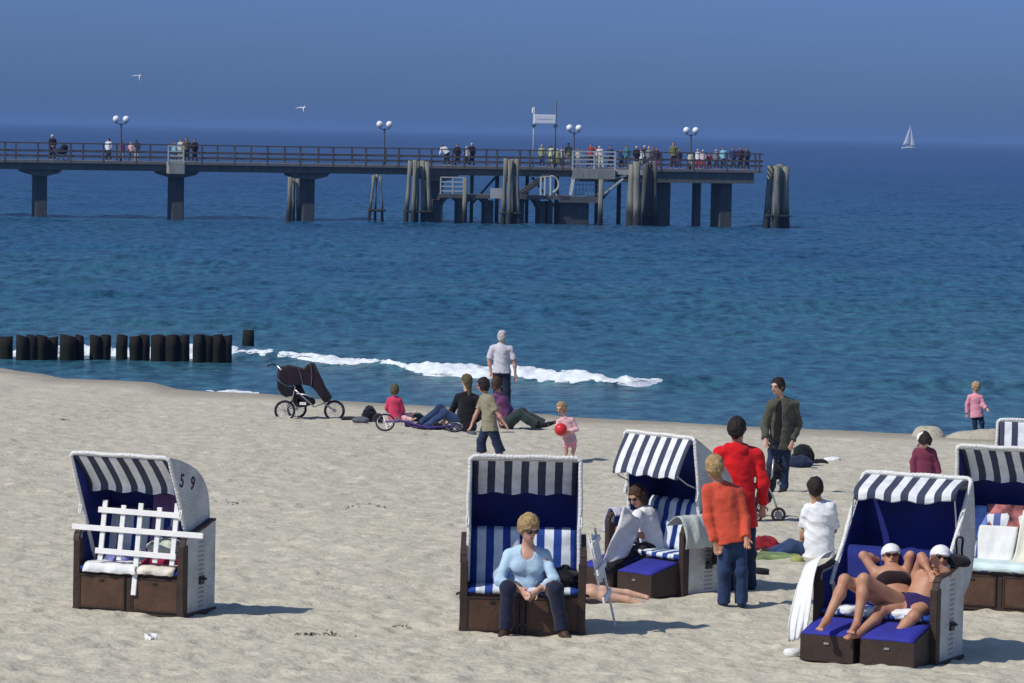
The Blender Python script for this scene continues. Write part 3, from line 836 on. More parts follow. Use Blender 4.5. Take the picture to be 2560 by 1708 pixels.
class Sdf:
    def __init__(s): s.p = []
    def cone(s, a, b, r1, r2, k=.03, flat=None, cap=False):
        """rounded cone; flat=(direction, factor) squashes it along a direction; cap cuts its end b off square"""
        s.p.append(('c', V3(a), V3(b), r1, r2, k, flat, cap)); return s
    def ell(s, c, r, R=None, k=.03):
        s.p.append(('e', V3(c), V3(r), np.eye(3) if R is None else np.array(R, float), k)); return s
    def cut(s, c, r, R=None, k=.01):
        s.p.append(('x', V3(c), V3(r), np.eye(3) if R is None else np.array(R, float), k)); return s
    def plane(s, c, n):
        s.p.append(('p', V3(c), unit(n))); return s
    def bounds(s):
        lo = np.full(3, 1e9); hi = -lo
        for p in s.p:
            if p[0] == 'c':
                for q, r in ((p[1], p[3]), (p[2], p[4])): lo = np.minimum(lo, q - r); hi = np.maximum(hi, q + r)
            elif p[0] == 'e':
                m = np.abs(p[3]) @ p[2] if True else 0; m = max(p[2]); lo = np.minimum(lo, p[1] - m); hi = np.maximum(hi, p[1] + m)
        return lo, hi
    def mesh(s, h, wrinkle=0.0, wf=9.0, seed=0.0, pad=.03):
        lo, hi = s.bounds(); lo = lo - pad - 2 * h; hi = hi + pad + 2 * h
        n = np.ceil((hi - lo) / h).astype(int) + 1
        ax = [lo[i] + np.arange(n[i]) * h for i in range(3)]
        Fv = np.full(tuple(n), 1e3, np.float32)
        for p in s.p:
            if p[0] == 'p':
                G = np.stack(np.meshgrid(*ax, indexing='ij'), -1)
                Fv = np.maximum(Fv, ((G - p[1]) @ p[2]).astype(np.float32)); continue
            if p[0] == 'c': q0 = np.minimum(p[1] - p[3], p[2] - p[4]); q1 = np.maximum(p[1] + p[3], p[2] + p[4]); k = p[5]
            else: m = max(p[2]); q0 = p[1] - m; q1 = p[1] + m; k = p[4]
            mg = k + 3 * h + .01
            sl = tuple(slice(max(0, int((q0[i] - mg - lo[i]) / h)), min(n[i], int((q1[i] + mg - lo[i]) / h) + 2)) for i in range(3))
            G = np.stack(np.meshgrid(ax[0][sl[0]], ax[1][sl[1]], ax[2][sl[2]], indexing='ij'), -1)
            if p[0] == 'c':
                a, b, r1, r2 = p[1], p[2], p[3], p[4]
                Gp = G
                if p[6] is not None:
                    d, fct = unit(p[6][0]), p[6][1]
                    Gp = G + (fct - 1) * ((G - a) @ d)[..., None] * d
                    b = b + (fct - 1) * ((b - a) @ d) * d
                ba = b - a; L = np.dot(ba, ba) + 1e-9
                t = np.clip(((Gp - a) @ ba) / L, 0, 1)
                D = np.linalg.norm(Gp - a - t[..., None] * ba, axis=-1) - (r1 + (r2 - r1) * t)
                if p[7]:
                    D = np.maximum(D, ((G - p[2]) @ unit(p[2] - p[1])))
            else:
                Lp = (G - p[1]) @ p[3]
                kk = np.linalg.norm(Lp / p[2], axis=-1)
                D = kk * (kk - 1) / (np.linalg.norm(Lp / p[2] ** 2, axis=-1) + 1e-6)
            D = D.astype(np.float32); cur = Fv[sl]
            if p[0] == 'x':
                D = -D
                hh = np.clip(.5 - .5 * (cur - D) / k, 0, 1); Fv[sl] = cur * (1 - hh) + D * hh + k * hh * (1 - hh)
            else:
                hh = np.clip(.5 + .5 * (cur - D) / k, 0, 1)
                Fv[sl] = np.where(cur > 100, D, cur * (1 - hh) + D * hh - k * hh * (1 - hh))
        if wrinkle:
            near = np.abs(Fv) < .06
            P = np.argwhere(near) * h + lo
            Fv[near] += (wrinkle * (3.4 * (np.abs(vnoise3(P * np.array([1, 1, .6]) + seed, wf * 1.1)) - .16) + 1.3 * vnoise3(P * np.array([1, 1, .5]) + 7 + seed, wf * 2.2))).astype(np.float32)
        return surface_nets(Fv, lo, h)
    def build(s, name, mat, parent, h, wrinkle=0.0, wf=9.0, seed=0.0, origin=None):
        V, Q = s.mesh(h, wrinkle, wf, seed)
        if origin is not None: V = V - np.array(origin)
        return mesh_obj(name, V, Q.astype(np.int32), mat, parent, smooth=True)

def skin(name, col):
    if name in MATS: return MATS[name]
    m, nt, b = new_mat(name)
    t = N(nt, "ShaderNodeTexCoord"); nz = N(nt, "ShaderNodeTexNoise"); nz.inputs["Scale"].default_value = 7; nz.inputs["Detail"].default_value = 4
    nt.links.new(t.outputs["Object"], nz.inputs[0]); r = N(nt, "ShaderNodeValToRGB")
    r.color_ramp.elements[0].position = .35; r.color_ramp.elements[0].color = (col[0] * .9, col[1] * .80, col[2] * .78, 1)
    r.color_ramp.elements[1].position = .68; r.color_ramp.elements[1].color = (col[0] * 1.05, col[1] * 1.05, col[2] * 1.05, 1)
    nt.links.new(nz.outputs[0], r.inputs[0]); nt.links.new(r.outputs[0], b.inputs["Base Color"])
    b.inputs["Roughness"].default_value = .5; b.inputs["Specular IOR Level"].default_value = .35
    b.inputs["Subsurface Weight"].default_value = .12; b.inputs["Subsurface Radius"].default_value = (.02, .008, .004)
    MATS[name] = m; return m
SK_FAIR = skin("fair_skin", (.60, .37, .27)); SK_TAN = skin("tanned_skin", (.48, .255, .16)); SK_MID = skin("skin", (.52, .30, .21))
SK_LEG = skin("paler_fair_skin", (.64, .42, .31))  # a slightly paler fair skin for the lying sunbather
def cloth(name, col, var=.16, bump=.5): return plain(name, col, .9, var, 4, bump, 16, spec=.12, sheen=.15)
def hairm(name, col): return plain(name, col, .65, .35, 22, .9, 60, spec=.3)
H_BLOND = hairm("blond_hair", (.38, .26, .12)); H_DARK = hairm("dark_brown_hair", (.020, .013, .010)); H_BROWN = hairm("brown_hair", (.065, .034, .018))
H_GREY = hairm("grey_hair", (.50, .49, .48)); H_PALE = hairm("pale_blond_hair", (.42, .29, .15)); H_OLIVE = hairm("mousy_hair", (.10, .085, .04))
M_EYE = plain("eye_dark", (.02, .015, .015), .3, .05); M_LIP = plain("lips", (.33, .12, .10), .5, .1); M_GLASS = plain("dark_sunglasses", (.008, .008, .01), .15, .05, spec=.6)

def head_frame(face, up=(0, 0, 1)):
    f = unit(face); u = V3(up); u = unit(u - f * np.dot(u, f)); r = np.cross(f, u)
    return np.stack([r, f, u], 1)       # columns: right, forward, up

class Person:
    """joints are given as (photo x, photo y, depth offset from D): each is a real point in the world.
    a = viewer-left side of the body, b = viewer-right side"""
    def __init__(s, name, D, J, S=1.0, face=(0, -1, 0), up=(0, 0, 1), front=(0, -1, 0), h=.011, skin_=None, fat=1.0, head_s=1.0, fingers=True, label=None, group=None, bare=(), curl=.6, cat="person"):
        s.S = S; s.h = h; s.D = D; s.J = {}; s.front = unit(front); s.fat = fat
        for k, v in J.items():
            s.J[k] = V3(at(v[0], v[1], D + (v[2] if len(v) > 2 else 0)))
        s.face = unit(face); s.HF = head_frame(face, up); s.hs = head_s * S * 1.05
        J = s.J
        o = Sdf(); s.o = o
        W = s.front
        hips = (J['hipa'] + J['hipb']) / 2; sh = (J['sha'] + J['shb']) / 2
        s.hips, s.sh = hips, sh
        q = S
        lat = unit(J['shb'] - J['sha'])
        ax = unit(sh - hips); nrm = unit(np.cross(lat, ax))
        s.nrm = nrm
        # trunk
        o.cone(hips - ax * .02 * q, hips + (sh - hips) * .35, .150 * q * fat, .132 * q * fat, .05 * q, (nrm, 1.42))
        o.cone(hips + (sh - hips) * .40, hips + (sh - hips) * .86, .135 * q * fat, .152 * q * fat ** .5, .06 * q, (nrm, 1.38))
        o.cone(J['sha'] * .86 + sh * .14, J['shb'] * .86 + sh * .14, .050 * q, .050 * q, .06 * q)
        for c in 'ab': o.cone(J['neck'] * .7 + sh * .3, J['sh' + c] * .85 + sh * .15, .042 * q, .044 * q, .04 * q)
        o.cone(sh + (J['neck'] - sh) * .2, J['neck'] + (J['head'] - J['neck']) * .35, .060 * q, .056 * q, .04 * q)
        # head
        hc = J['head']; HF = s.HF; r = s.hs
        P = lambda x, y, z: hc + HF @ (np.array([x, y, z]) * r)
        s.HP = P
        if h > .02:
            o.ell(hc, np.array([.080, .098, .118]) * r, HF, .02)
        else:
            o.ell(P(0, -.012, .022), np.array([.077, .095, .095]) * r, HF, .02 * r)
            o.ell(P(0, .018, -.04), np.array([.060, .068, .080]) * r, HF, .03 * r)
            o.ell(P(0, .058, -.088), np.array([.026, .026, .022]) * r, HF, .02 * r)
            o.cone(P(0, .088, .018), P(0, .108, -.026), .010 * r, .015 * r, .014 * r)
            o.cone(P(-.035, .078, .032), P(.035, .078, .032), .013 * r, .013 * r, .02 * r)
            o.cone(P(-.018, .083, -.058), P(.018, .083, -.058), .009 * r, .009 * r, .012 * r)
            for e in (-1, 1):
                o.ell(P(e * .080, -.004, -.004), np.array([.012, .022, .034]) * r, HF, .008 * r)
                o.cut(P(e * .032, .098, .010), np.array([.017, .014, .010]) * r, HF, .008 * r)
        # limbs
        for c in 'ab':
            if 'el' + c in J:
                o.cone(J['sh' + c], J['el' + c], .050 * q * fat ** .5, .040 * q, .035 * q)
                o.cone(J['el' + c], J['el' + c] * .65 + J['wr' + c] * .35, .038 * q, .042 * q, .03 * q)
                o.cone(J['el' + c] * .65 + J['wr' + c] * .35, J['wr' + c], .042 * q, .027 * q, .03 * q)
                s.hand(c, fingers, curl)
            if 'kn' + c in J:
                o.cone(J['hip' + c], J['kn' + c], .088 * q * fat ** .6, .056 * q, .05 * q)
                mid = J['kn' + c] * .68 + J['an' + c] * .32
                back = unit(np.cross(np.cross(J['an' + c] - J['kn' + c], J['hip' + c] - J['kn' + c]), J['an' + c] - J['kn' + c]) + 1e-6)
                o.cone(J['kn' + c], mid + back * .012 * q, .052 * q, .056 * q, .035 * q)
                o.cone(mid + back * .012 * q, J['an' + c], .056 * q, .035 * q, .035 * q)
                if 'to' + c in J:
                    a, t = J['an' + c], J['to' + c]
                    heel = a + (a - t) * .20 + np.array([0, 0, -.02 * q])
                    o.cone(a, heel, .034 * q, .032 * q, .02 * q)
                    o.cone(a * .8 + t * .2, t, .036 * q, .026 * q, .03 * q)
                    if fingers:
                        fd = unit(t - a); sd = unit(np.cross(fd, np.array([0, 0, 1.]) + .01))
                        for i in range(5):
                            p0 = t + sd * (i - 2) * .017 * q
                            o.cone(p0, p0 + fd * (.03 - .004 * i) * q, .011 * q, .009 * q, .008 * q)
        s.skin_ = skin_ or SK_MID
        s.seed = (J['head'][0] * 3.1) % 7
        s.origin = np.array([hips[0], hips[1], min(v[2] for v in J.values())])
        V, Q = o.mesh(h)
        s.body = mesh_obj("person", V - s.origin, Q.astype(np.int32), s.skin_, None, smooth=True)
        s.body.location = s.origin
        tag(s.body, label, cat, group)
    def hand(s, c, fingers, curl):
        J, q, o = s.J, s.S, s.o
        w = J['wr' + c]; d = unit(w - J['el' + c])
        if 'ha' + c in J: d = unit(J['ha' + c] - w)
        side = unit(np.cross(d, s.nrm) + .001); pal = unit(np.cross(side, d))
        if 'ha' + c in J: pass
        o.cone(w, w + d * .075 * q, .026 * q, .036 * q, .02 * q, (pal, 1.7))
        if not fingers or s.h > .014:
            o.cone(w + d * .07 * q, w + d * .14 * q, .034 * q, .022 * q, .02 * q, (pal, 1.6)); return
        for i, L in enumerate((.068, .078, .074, .058)):
            b0 = w + d * .085 * q + side * (i - 1.5) * .021 * q
            m = b0 + unit(d + pal * curl * .5) * L * .5 * q
            t = m + unit(d + pal * curl * 1.5) * L * .5 * q
            o.cone(b0, m, .0105 * q, .0098 * q, .006 * q); o.cone(m, t, .0098 * q, .0085 * q, .004 * q)
        sg = -1
        b0 = w + d * .025 * q + side * sg * .028 * q
        m = b0 + unit(d * .8 + side * sg * .8 + pal * .3) * .038 * q
        o.cone(b0, m, .013 * q, .011 * q, .01 * q); o.cone(m, m + unit(d + side * sg * .15 + pal * .4) * .03 * q, .011 * q, .009 * q, .004 * q)
    # garments -------------------------------------------------------
    def top(s, name, mat, off=.016, sleeve=1.0, hem=0.0, wr=.006, open_neck=0.0, loose=1.0, hood=False, collar=False, split=0, bust=0):
        J, q, o = s.J, s.S, Sdf()
        fat, nrm, hips, sh = s.fat, s.nrm, s.hips, s.sh
        ax = unit(sh - hips); off = off * q
        lowpt = hips - ax * (hem * q)
        o.cone(hips + (sh - hips) * .35, lowpt - ax * .03 * q, .136 * q * fat * loose + off + .004, .152 * q * fat * loose + off + .030 * q, .05 * q, (nrm, 1.30), True)
        o.cone(hips + (sh - hips) * .40, hips + (sh - hips) * .86, .139 * q * fat * loose ** .5 + off, .154 * q * fat ** .5 + off, .06 * q, (nrm, 1.34))
        o.cone(J['sha'] * .86 + sh * .14, J['shb'] * .86 + sh * .14, .052 * q + off * .8, .052 * q + off * .8, .06 * q)
        o.cone(sh, sh + (J['neck'] - sh) * .45, .056 * q + off, .056 * q + off * .6, .03 * q)
        for c in 'ab': o.cone(J['neck'] * .7 + sh * .3, J['sh' + c] * .85 + sh * .15, .044 * q + off * .6, .046 * q + off * .8, .04 * q)
        for c in 'ab':
            if 'el' + c not in J: continue
            A, E, Wr = J['sh' + c], J['el' + c], J['wr' + c]
            if sleeve <= .5:
                e = A + (E - A) * (sleeve * 2)
                o.cone(A, e, .054 * q + off, .048 * q + off * 1.3, .035 * q, None, True)
            else:
                o.cone(A, E, .049 * q + off * .85, .039 * q + off * .9, .035 * q)
                e = E + (Wr - E) * min(1, (sleeve * 2 - 1))
                o.cone(E, e, .042 * q + off, .032 * q + off, .03 * q, None, True)
        if hood:
            nb = J['neck'] - nrm * 0
            bk = -s.front
            Rh = head_frame(bk, ax)
            o.ell(J['neck'] + bk * .085 * q - ax * .055 * q, np.array([.115, .040, .075]) * q, Rh, .04)
            o.ell(J['neck'] + bk * .105 * q - ax * .125 * q, np.array([.060, .028, .065]) * q, Rh, .04)
            for e in (-1, 1): o.cone(J['neck'] + bk * .05 * q + lat_(s) * e * .10 * q - ax * .02 * q, J['neck'] - bk * .07 * q + lat_(s) * e * .06 * q - ax * .06 * q, .035 * q, .025 * q, .02)
        if collar:
            for e in (-1, 1):
                o.cone(J['neck'] + lat_(s) * e * .055 * q - s.front * .03 * q, J['neck'] + lat_(s) * e * .04 * q + s.front * .06 * q - ax * .05 * q, .022 * q, .014 * q, .02 * q)
        if open_neck:
            c0 = J['neck'] + s.front * (.10 * q) - ax * (open_neck * .5 * q)
            o.cut(c0, np.array([.065, .09, open_neck]) * q, head_frame(s.front, ax), .01)
        o.cut(J['neck'] + (J['head'] - J['neck']) * .50, np.array([.062, .062, .05]) * q, None, .01)
        if bust:
            c0 = hips + (sh - hips) * .70
            for e in (-1, 1): o.ell(c0 + lat_(s) * e * .078 * q + s.front * .105 * q, np.array([.080, .062, .078]) * q * bust, head_frame(s.front, ax), .05 * q)
            o.ell(hips + (sh - hips) * .22 + s.front * .07 * q, np.array([.135, .10, .10]) * q * bust, head_frame(s.front, ax), .05 * q)
        if split:
            o.cut(sh * .45 + hips * .55 + s.front * .17 * q, np.array([split, .14, .42]) * q, head_frame(s.front, ax), .012)
        return o.build(name, mat, s.body, s.h, wr * q, 8.0 / q ** .5, s.seed, s.origin)
    def bottom(s, name, mat, off=.014, to=1.0, wr=.006, flare=0.0, waist=.06, brief=False):
        J, q, o = s.J, s.S, Sdf(); fat, nrm, hips, sh = s.fat, s.nrm, s.hips, s.sh
        ax = unit(sh - hips); off = off * q
        if brief:
            o.cone(hips - ax * .05 * q, hips + ax * .035 * q, .135 * q * fat + off, .150 * q * fat + off, .04 * q, (nrm, 1.40))
            for c in 'ab':
                o.cone(J['hip' + c], J['hip' + c] + (J['kn' + c] - J['hip' + c]) * brief, .090 * q * fat ** .6 + off, .086 * q * fat ** .6 + off, .04 * q, None, True)
        else:
            o.cone(hips - ax * .03 * q, hips + ax * waist * q, .146 * q * fat + off * .4, .134 * q * fat + off * .3, .03 * q, (nrm, 1.42))
            for c in 'ab':
                if 'kn' + c not in J: continue
                Hh, K, A = J['hip' + c], J['kn' + c], J['an' + c]
                if to <= .5:
                    o.cone(Hh, Hh + (K - Hh) * to * 2, .092 * q * fat ** .6 + off, .076 * q + off, .05 * q, None, True)
                else:
                    o.cone(Hh, K, .091 * q * fat ** .6 + off, .064 * q + off, .05 * q)
                    sa_ = unit((K - Hh) / np.linalg.norm(K - Hh) + (K - A) / np.linalg.norm(K - A)); bend = np.linalg.norm((K - Hh) / np.linalg.norm(K - Hh) + (K - A) / np.linalg.norm(K - A))
                    o.ell(K + sa_ * .018 * q * bend, np.array([1, 1, 1]) * (.064 * q + off), None, .03 * q)
                    e = K + (A - K) * (to * 2 - 1)
                    o.cone(K, e, .066 * q + off, .048 * q + off + flare * q, .035 * q, None, True)
        return o.build(name, mat, s.body, s.h, wr * q, 7.0 / q ** .5, s.seed + 3, s.origin)
    def shoes(s, mat, name="shoe"):
        for c in 'ab':
            if 'to' + c not in s.J: continue
            a, t = s.J['an' + c], s.J['to' + c]; q = s.S; o = Sdf()
            o.cone(a * .85 + t * .15 + np.array([0, 0, -.012 * q]), t + unit(t - a) * .01, .046 * q, .036 * q, .03 * q)
            o.cone(a + (a - t) * .15 + np.array([0, 0, -.015 * q]), a * .6 + t * .4, .042 * q, .042 * q, .03 * q)
            o.build(name, mat, s.body, s.h, 0, 5, 0, s.origin)
    def hair(s, mat, style="short", length=.12, name="hair"):
        P, r, HF = s.HP, s.hs, s.HF; o = Sdf()
        o.ell(P(0, -.018, .030), np.array([.094, .108, .107]) * r, HF, .02)
        o.ell(P(0, -.045, -.01), np.array([.084, .075, .09]) * r, HF, .03)
        if style == "bob":
            for e in (-1, 1): o.ell(P(e * .066, -.012, -.035), np.array([.028, .055, .075]) * r, HF, .03)
            o.ell(P(0, -.06, -.05), np.array([.07, .05, .07]) * r, HF, .03)
        if style == "long":
            dn = np.array([0, 0, -1.])
            b0 = P(0, -.055, -.02)
            o.cone(b0, b0 + dn * length * r - s.face * .03 * r, .078 * r, .05 * r, .03 * r, (s.face, 1.5))
            for e in (-1, 1): o.cone(P(e * .07, -.015, .0), P(e * .072, -.02, -.09), .03 * r, .024 * r, .03 * r)
        if style == "puffy":
            o.ell(P(0, -.02, .04), np.array([.10, .11, .11]) * r, HF, .02)
        o.cut(P(0, .110, -.045), np.array([.070, .085, .105]) * r, HF, .02)
        return o.build(name, mat, s.body, min(s.h, .009), .008 * r, 21, s.seed, s.origin)
    def cap(s, mat, name="cap", peak=True, crown=1.0):
        P, r, HF = s.HP, s.hs, s.HF; o = Sdf()
        o.ell(P(0, -.012, .045), np.array([.094, .108, .090 * crown]) * r, HF, .01)
        o.cut(P(0, 0, -.075), np.array([.2, .2, .10]) * r, HF, .008)
        if peak: o.cone(P(0, .085, .035), P(0, .14, .02), .058 * r, .045 * r, .02, (HF[:, 2], 5.0))
        return o.build(name, mat, s.body, .009, .001, 10, 0, s.origin)
    def features(s, glasses=False, lips=True):
        P, r = s.HP, s.hs
        if glasses:
            m = MB()
            for e in (-1, 1):
                m.ball(tuple(P(e * .033, .092, .012)), .026 * r, 10, (1, .8, .8))
                m.tube([P(e * .05, .09, .016), P(e * .082, .05, .014), P(e * .086, -.01, .010)], .004 * r, 5)
            m.tube([P(-.02, .1, .018), P(.02, .1, .018)], .004 * r, 5)
            ob = m.build("sunglasses", M_GLASS, s.body, True)
            ob.data.transform(Matrix.Translation(Vector(-s.origin)))
        else:
            for e in (-1, 1):
                ob = MB().ball(tuple(P(e * .032, .083, .010)), .0135 * r, 10).build("eye", M_EYE, s.body, True); ob.data.transform(Matrix.Translation(Vector(-s.origin)))
        if lips:
            ob = MB().tube([P(-.026, .083, -.058), P(-.012, .094, -.055), P(.012, .094, -.055), P(.026, .083, -.058)], [.004 * r, .008 * r, .008 * r, .004 * r], 8).build("mouth", M_LIP, s.body, True)
            ob.data.transform(Matrix.Translation(Vector(-s.origin)))
def lat_(s): return unit(s.J['shb'] - s.J['sha'])
# ------------------------------------------------------------------ people on the sand
C_PALEBLUE = cloth("pale_blue_knit", (.42, .58, .72)); C_NAVY = cloth("navy_trousers", (.018, .022, .045)); C_DENIM = cloth("dark_denim", (.018, .028, .062), .3)
C_JEANS = cloth("blue_denim", (.026, .048, .115), .4); C_ORANGE = cloth("orange_red_cardigan", (.60, .085, .045)); C_RED = cloth("bright_red_fleece", (.62, .012, .016))
C_WHITE = cloth("white_cotton", (.78, .79, .82), .05); C_OLIVEJ = cloth("olive_brown_jacket", (.075, .075, .055)); C_BLACK = cloth("black_cloth", (.012, .011, .014))
C_GREYSH = cloth("pale_grey_shirt", (.55, .55, .60), .08); C_BEIGE = cloth("olive_beige_shirt", (.27, .25, .17)); C_PINK = cloth("raspberry_pink_cloth", (.60, .05, .12))
C_LPINK = cloth("pale_pink_jacket", (.72, .30, .36)); C_MAROON = cloth("maroon_jacket", (.17, .035, .065)); C_PURPLE = cloth("mauve_cloth", (.20, .07, .16))
C_DGREEN = cloth("dark_green_trousers", (.030, .048, .042)); C_SWIM = cloth("dark_swimsuit", (.022, .012, .014)); C_BRIEF = cloth("navy_violet_trunks", (.030, .018, .095))
C_FLORAL = cloth("pink_floral_cloth", (.74, .45, .47), .25); C_PURPLE_T = cloth("plum_trousers", (.045, .020, .05)); C_SAND = plain("brown_leather", (.06, .032, .022), .5, .2)
def gy(px, py): return ground(px, py).y

D2 = B2.y
p = Person("woman", D2, dict(head=(1322, 1322, .10), neck=(1319, 1366, .22), sha=(1272, 1388, .22), shb=(1364, 1390, .22), ela=(1249, 1452, .10), elb=(1386, 1450, .10),
    wra=(1300, 1474, -.10), wrb=(1343, 1476, -.10), haa=(1316, 1488, -.14), hab=(1326, 1490, -.14), hipa=(1294, 1478, .28), hipb=(1344, 1478, .28), kna=(1270, 1473, -.14), knb=(1388, 1474, -.14),
    ana=(1264, 1578, -.12), anb=(1406, 1580, -.12), toa=(1250, 1597, -.26), tob=(1422, 1598, -.26)), .98, face=(.45, -.85, -.38), fat=1.12, skin_=SK_FAIR, h=.010,
    label="woman in pale blue v-neck top seated with her hands between her knees")
p.top("knit_top", C_PALEBLUE, .012, .86, .02, .006, .085, bust=1.0); p.bottom("trousers", C_NAVY, .010, .97, .006, .012); p.hair(H_BLOND, "puffy"); p.features(True); p.shoes(C_SAND)

D3 = B3.y
p = Person("reader", D3, dict(head=(1594, 1240, .35), neck=(1612, 1276, .42), sha=(1594, 1290, .16), shb=(1634, 1286, .55), ela=(1570, 1338, .10), elb=(1632, 1340, .40),
    wra=(1551, 1330, -.05), wrb=(1574, 1337, .12), hipa=(1622, 1374, .32), hipb=(1648, 1370, .54), kna=(1560, 1392, -.02), knb=(1574, 1400, .22),
    ana=(1514, 1428, -.32), anb=(1530, 1434, -.12), toa=(1496, 1418, -.45), tob=(1508, 1424, -.25)), .96, face=(-.62, -.62, -.48), front=(-.7, -.7, 0), skin_=SK_TAN, h=.011,
    label="reader in white t-shirt bent over an open paper in the beach chair turned left")
p.top("t_shirt", C_WHITE, .018, .34, .04, .009); p.bottom("trousers", C_BLACK, .018, .98); p.hair(H_BROWN, "bob"); p.features(True); p.shoes(C_DENIM)

D = gy(1828, 1520)
p = Person("woman", D, dict(head=(1785, 1169, 0), neck=(1796, 1207, .02), sha=(1769, 1226, .02), shb=(1846, 1232, .06), ela=(1771, 1294, .0), elb=(1862, 1300, .0), wra=(1787, 1356, -.04), wrb=(1866, 1345, -.10),
    hipa=(1812, 1342, .02), hipb=(1846, 1342, .06), kna=(1810, 1430, .0), knb=(1851, 1430, .04), ana=(1810, 1508, .02), anb=(1854, 1508, .05), toa=(1802, 1513, .16), tob=(1856, 1513, .2)), .93,
    face=(-.45, .88, -.1), front=(-.15, 1, 0), skin_=SK_TAN, h=.011, label="woman in orange-red cardigan and blue jeans standing with her back turned")
p.top("cardigan", C_ORANGE, .024, .97, .03, .0055, loose=1.08); p.bottom("jeans", C_JEANS, .010, 1.0, .006, .018, waist=.02); p.hair(H_BLOND, "puffy"); p.shoes(C_DENIM)

D = gy(1856, 1478)
p = Person("man", D, dict(head=(1843, 1074, -.02), neck=(1843, 1110, .0), sha=(1798, 1134, .0), shb=(1893, 1138, .0), ela=(1786, 1196, -.05), elb=(1908, 1208, .0), wra=(1800, 1250, .12), wrb=(1906, 1262, .16),
    hipa=(1826, 1292, .02), hipb=(1866, 1292, .02), kna=(1828, 1382, .0), knb=(1870, 1384, .0), ana=(1828, 1468, .02), anb=(1874, 1468, .03), toa=(1824, 1474, .2), tob=(1882, 1474, .2)), 1.03,
    face=(.35, .93, -.15), front=(.2, 1, 0), skin_=SK_MID, h=.011, label="man in bright red hooded fleece standing behind the woman in orange-red")
p.top("fleece", C_RED, .028, .96, .08, .007, hood=True); p.bottom("trousers", C_DENIM, .016, 1.0, .008, .01); p.hair(H_DARK, "short"); p.shoes(C_BLACK)

D = gy(1947, 1230)
p = Person("man", D, dict(head=(1944, 966, -.04), neck=(1954, 996, .0), sha=(1929, 1014, -.05), shb=(1986, 1012, .05), ela=(1912, 1060, -.02), elb=(1994, 1060, .08), wra=(1914, 1100, -.16), wrb=(1980, 1104, -.04),
    hipa=(1938, 1100, .0), hipb=(1966, 1100, .05), kna=(1930, 1162, -.04), knb=(1959, 1166, .03), ana=(1929, 1220, .0), anb=(1960, 1222, .02), toa=(1916, 1230, -.14), tob=(1950, 1232, -.14)), 1.03,
    face=(-.66, -.72, -.12), front=(-.45, -.9, 0), skin_=SK_FAIR, h=.012, label="dark-haired man in open olive jacket standing beside the pushchair")
p.top("jumper", C_BLACK, .012, .9, .0, .004); j = p.top("jacket", C_OLIVEJ, .030, .98, .10, .010, collar=True, split=.055); p.bottom("jeans", C_DENIM, .014, 1.0, .007, .006); p.hair(H_DARK, "short"); p.features(False); p.shoes(C_BLACK)

D = gy(2040, 1392)
p = Person("man", D, dict(head=(2036, 1220, -.02), neck=(2043, 1252, .0), sha=(2019, 1276, .04), shb=(2077, 1270, -.02), ela=(2011, 1328, .10), elb=(2084, 1326, .10), wra=(2004, 1360, .16), wrb=(2054, 1350, .26),
    hipa=(2032, 1378, .04), hipb=(2062, 1380, .0), kna=(1976, 1366, .25), knb=(1990, 1374, .1), ana=(1922, 1384, .30), anb=(1932, 1392, .1), toa=(1908, 1376, .34), tob=(1918, 1382, .14)), 1.0,
    face=(-.35, .93, -.05), front=(-.5, .85, 0), skin_=SK_TAN, h=.011, label="man in white t-shirt sitting on the sand with his back turned")
p.top("t_shirt", C_WHITE, .026, .42, .08, .012, loose=1.05); p.bottom("jeans", C_JEANS, .016, 1.0); p.hair(H_DARK, "short"); p.shoes(C_SWIM)

# two sunbathers in the tipped-back chair
D4 = B4.y
p = Person("woman", D4, dict(head=(2228, 1394, .50), neck=(2230, 1428, .42), sha=(2190, 1434, .38), shb=(2266, 1438, .40), ela=(2158, 1389, .46), elb=(2276, 1388, .36), wra=(2204, 1404, .58), wrb=(2262, 1408, .60),
    hipa=(2228, 1512, .18), hipb=(2268, 1520, .14), kna=(2112, 1450, -.16), knb=(2160, 1448, -.14), ana=(2066, 1552, -.30), anb=(2142, 1560, -.26), toa=(2050, 1572, -.42), tob=(2128, 1580, -.42)), .97,
    face=(-.05, -.85, .30), up=(0, .5, .9), front=(-.3, -.7, .6), skin_=SK_TAN, fat=1.05, h=.010, label="sunbather in dark two-piece swimsuit and white cap lying with knees drawn up")
p.cap(C_WHITE); p.features(True); p.bottom("bikini_bottoms", C_SWIM, .007, brief=.15)
o = Sdf(); n_ = p.nrm; ax_ = unit(p.sh - p.hips)
c0 = p.hips + (p.sh - p.hips) * .72
o.cone(c0 - lat_(p) * .04, c0 + lat_(p) * .04, .151 * p.S, .151 * p.S, .03, (ax_, 1.45)); 
o.build("bikini_top", C_SWIM, p.body, .010, .002, 9, 0, p.origin)
p = Person("man", D4, dict(head=(2350, 1399, .18), neck=(2334, 1428, .18), sha=(2290, 1440, .30), shb=(2352, 1458, .10), ela=(2304, 1392, .18), elb=(2368, 1436, .04), wra=(2322, 1428, .06), wrb=(2352, 1418, .02),
    hipa=(2270, 1512, .12), hipb=(2310, 1522, .02), kna=(2202, 1528, -.06), knb=(2286, 1540, -.22), ana=(2148, 1584, -.34), anb=(2232, 1596, -.36), toa=(2118, 1594, -.44), tob=(2214, 1614, -.44)), 1.0,
    face=(.1, -.9, .25), up=(.15, .4, .9), front=(-.15, -.75, .6), skin_=SK_TAN, fat=.96, h=.010, label="sunbather in navy trunks and pale cap leaning on the right armrest")
p.cap(C_WHITE); p.features(True); p.bottom("trunks", C_BRIEF, .010, brief=.24)

